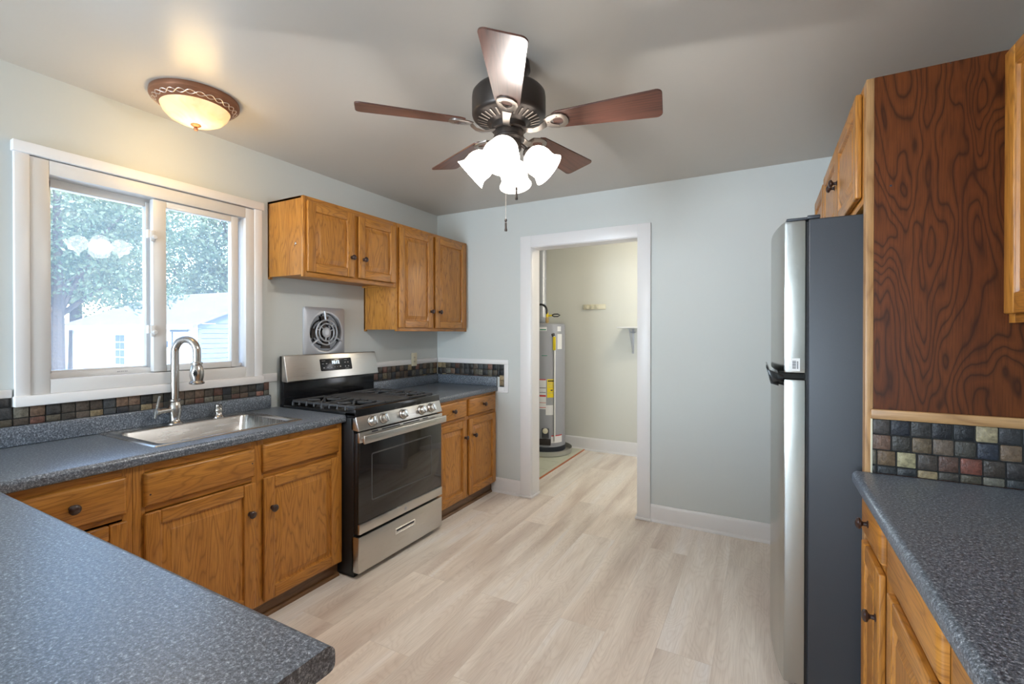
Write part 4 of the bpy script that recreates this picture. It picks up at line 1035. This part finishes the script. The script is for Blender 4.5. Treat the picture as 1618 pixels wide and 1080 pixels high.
# garage: near corner G, wall direction a (to the left in the photo), depth direction c
G = Vector((-13.39, 8.32, GZ)); a_ = Vector((-20.88 + 13.39, 7.66 - 8.32, 0)).normalized(); c_ = Vector((-a_.y, a_.x, 0))
if c_.y < 0: c_ = -c_
FG_ = Matrix.Identity(4)
for i in range(3): FG_[i][0] = a_[i]; FG_[i][1] = c_[i]; FG_[i][2] = (0, 0, 1)[i]; FG_[i][3] = G[i]
GA = thing('garage', tuple(G), 'white detached garage with pale shingle roof outside the window', 'garage')
Lg, Wg, He, Hr = 7.52, 6.2, 2.30, 3.55
b = MB(FG_); b.box((0, 0, 0), (Lg, .12, He)); b.box((0, Wg - .12, 0), (Lg, Wg, He)); b.box((Lg - .12, 0, 0), (Lg, Wg, He)); obj('wall', b, 'siding', GA)
b = MB(FG_); n = 14
for i in range(n):
    z0 = i * He / n; b.box((-.03, .0, z0), (0, Wg, z0 + He / n - .012))
b.bm.faces.ensure_lookup_table()
PX = Matrix(((0, 0, 1, 0), (1, 0, 0, 0), (0, 1, 0, 0), (0, 0, 0, 1)))
b.prism([(0, He), (Wg, He), (Wg / 2, Hr)], -.02, .02, L=PX)
obj('gable_wall', b, 'siding_shade', GA)
b = MB(FG_); b.box((-.05, 1.35, 0), (-.03, 2.25, 2.0)); obj('side_door', b, 'siding_shade', GA)
ov = .35; sl_ = (Hr - He) / (Wg / 2)
b = MB(FG_)
b.prism([(-ov, He - ov * sl_), (Wg / 2, Hr), (Wg + ov, He - ov * sl_), (Wg + ov, He - ov * sl_ + .1), (Wg / 2, Hr + .1), (-ov, He - ov * sl_ + .1)], -.25, Lg + .25, L=PX, grain='u')
obj('roof', b, 'shingle', GA)
b = MB(FG_); b.box((-.28, -ov - .04, He - ov * sl_ - .06), (Lg + .28, -ov, He - ov * sl_ + .10)); obj('fascia', b, 'gutter', GA)
for u0, u1, z0, z1 in ((3.95, 4.55, .85, 1.95), ):
    b = MB(FG_); b.box((u0 - .06, -.05, z0 - .06), (u1 + .06, -.0, z1 + .06)); wf = obj('window', b, 'gutter', GA)
    b = MB(FG_)
    for i in range(2):
        for j in range(4): b.box((u0 + .02 + i * .29, -.06, z0 + .02 + j * .27), (u0 + .28 + i * .29, -.05, z0 + .25 + j * .27))
    obj('pane', b, 'siding_shade', wf)
b = MB(FG_); b.box((.45, -.05, 0), (1.25, 0, 2.05)); fdr = obj('front_door', b, 'gutter', GA)
b = MB(FG_); b.box((.40, -.09, 2.02), (1.30, -.05, 2.1)); b.box((1.20, -.07, 0), (1.25, -.05, 2.02)); obj('door_trim', b, 'siding_shade', fdr)
b = MB(FG_); b.box((1.55, -.10, 1.50), (1.65, -.0, 1.72), .02); obj('wall_lamp', b, 'siding_shade', GA)

def tree(label, x, y, h, crown, nleaf, size, m, seed, trunk=.18, group=None, droop=0):
    import numpy as np
    rg = np.random.RandomState(seed)
    t = thing('tree', (x, y, GZ), label, 'tree', 'trees outside the window')
    b = MB(); b.tube([(x, y, GZ), (x + .05, y, GZ + h * .3), (x - .1, y + .05, GZ + h * .6), (x, y, GZ + h * .85)], [trunk, trunk * .8, trunk * .55, trunk * .2], 10)
    for cx, cy, cz, rx, ry, rz in crown: b.tube([(x, y, GZ + h * .35), (x + cx * .5, y + cy * .5, (GZ + h * .35 + cz) / 2 + .3), (x + cx, y + cy, cz)], [trunk * .4, trunk * .3, .02], 6)
    obj('trunk', b, 'bark', t)
    vol = np.array([c[3] * c[4] * c[5] for c in crown]); pr = vol ** (2 / 3.); pr /= pr.sum()
    idx = rg.choice(len(crown), nleaf, p=pr); C = np.array(crown)[idx]
    d = rg.normal(size=(nleaf, 3)); d /= np.linalg.norm(d, axis=1)[:, None]; rad = rg.uniform(.45, 1.05, nleaf) ** .6
    cl = rg.normal(size=(nleaf, 3)) * .08
    P = C[:, :3] + (d * rad[:, None] + cl) * C[:, 3:6]
    A = rg.normal(size=(nleaf, 3)); A /= np.linalg.norm(A, axis=1)[:, None]; Bv = np.cross(A, rg.normal(size=(nleaf, 3))); Bv /= np.linalg.norm(Bv, axis=1)[:, None]
    s = (size * rg.uniform(.6, 1.3, nleaf))[:, None]
    V = np.stack([P - A * s, P + Bv * s * .45, P + A * s, P - Bv * s * .45], 1).reshape(-1, 3)
    V[:, 2] = V[:, 2] - GZ
    me = bpy.data.meshes.new('foliage'); me.from_pydata(V.tolist(), [], [(4 * i, 4 * i + 1, 4 * i + 2, 4 * i + 3) for i in range(nleaf)])
    o = bpy.data.objects.new('foliage', me); COL.objects.link(o); me.materials.append(M[m]); o.parent = t
    return t
def crowns(seed, n, R0, z0, z1, r):
    rd = random.Random(seed); return [(rd.uniform(-R0, R0), rd.uniform(-R0, R0), rd.uniform(z0, z1), r * rd.uniform(.7, 1.2), r * rd.uniform(.7, 1.2), r * rd.uniform(.6, 1.)) for _ in range(n)]
tree('leafy tree with a dark trunk close to the window, left of the garage', -9.15, 3.62, 6.5,
     [(0, 0, 3.6, 1.5, 1.4, 1.1), (-.4, 1.0, 3.1, 1.0, 1.0, .8), (.2, -1.2, 3.2, 1.3, 1.3, 1.1), (-.5, 1.5, 2.35, .8, .9, .45), (.1, .3, 2.5, .9, .9, .5), (.2, 1.2, 4.2, 1.3, 1.3, .9), (-.4, -.2, 1.4, .45, .35, .9), (-.5, -.8, .8, .5, .5, .8)], 16000, .05, 'leafA', 3, .13)
TB = [(-24.5, 2.6, 'leafC', 'broad dark green tree behind the left end of the garage'), (-26.5, 9.6, 'leafB', 'tall pale green tree behind the middle of the garage'), (-22.5, 15.5, 'leafA', 'tall green tree behind the garage roof ridge'), (-34, 6, 'leafC', 'distant dark tree far beyond the left of the garage'), (-38, 21, 'leafA', 'distant green tree far beyond the garage ridge')]
for i, (x, y, m, lab) in enumerate(TB):
    tree(lab, x, y, 10, crowns(40 + i, 11, 2.6, 1.8 if i in (0, 3) else 3.4, 9.5, 2.1), 16000, .12, m, 60 + i, .3)
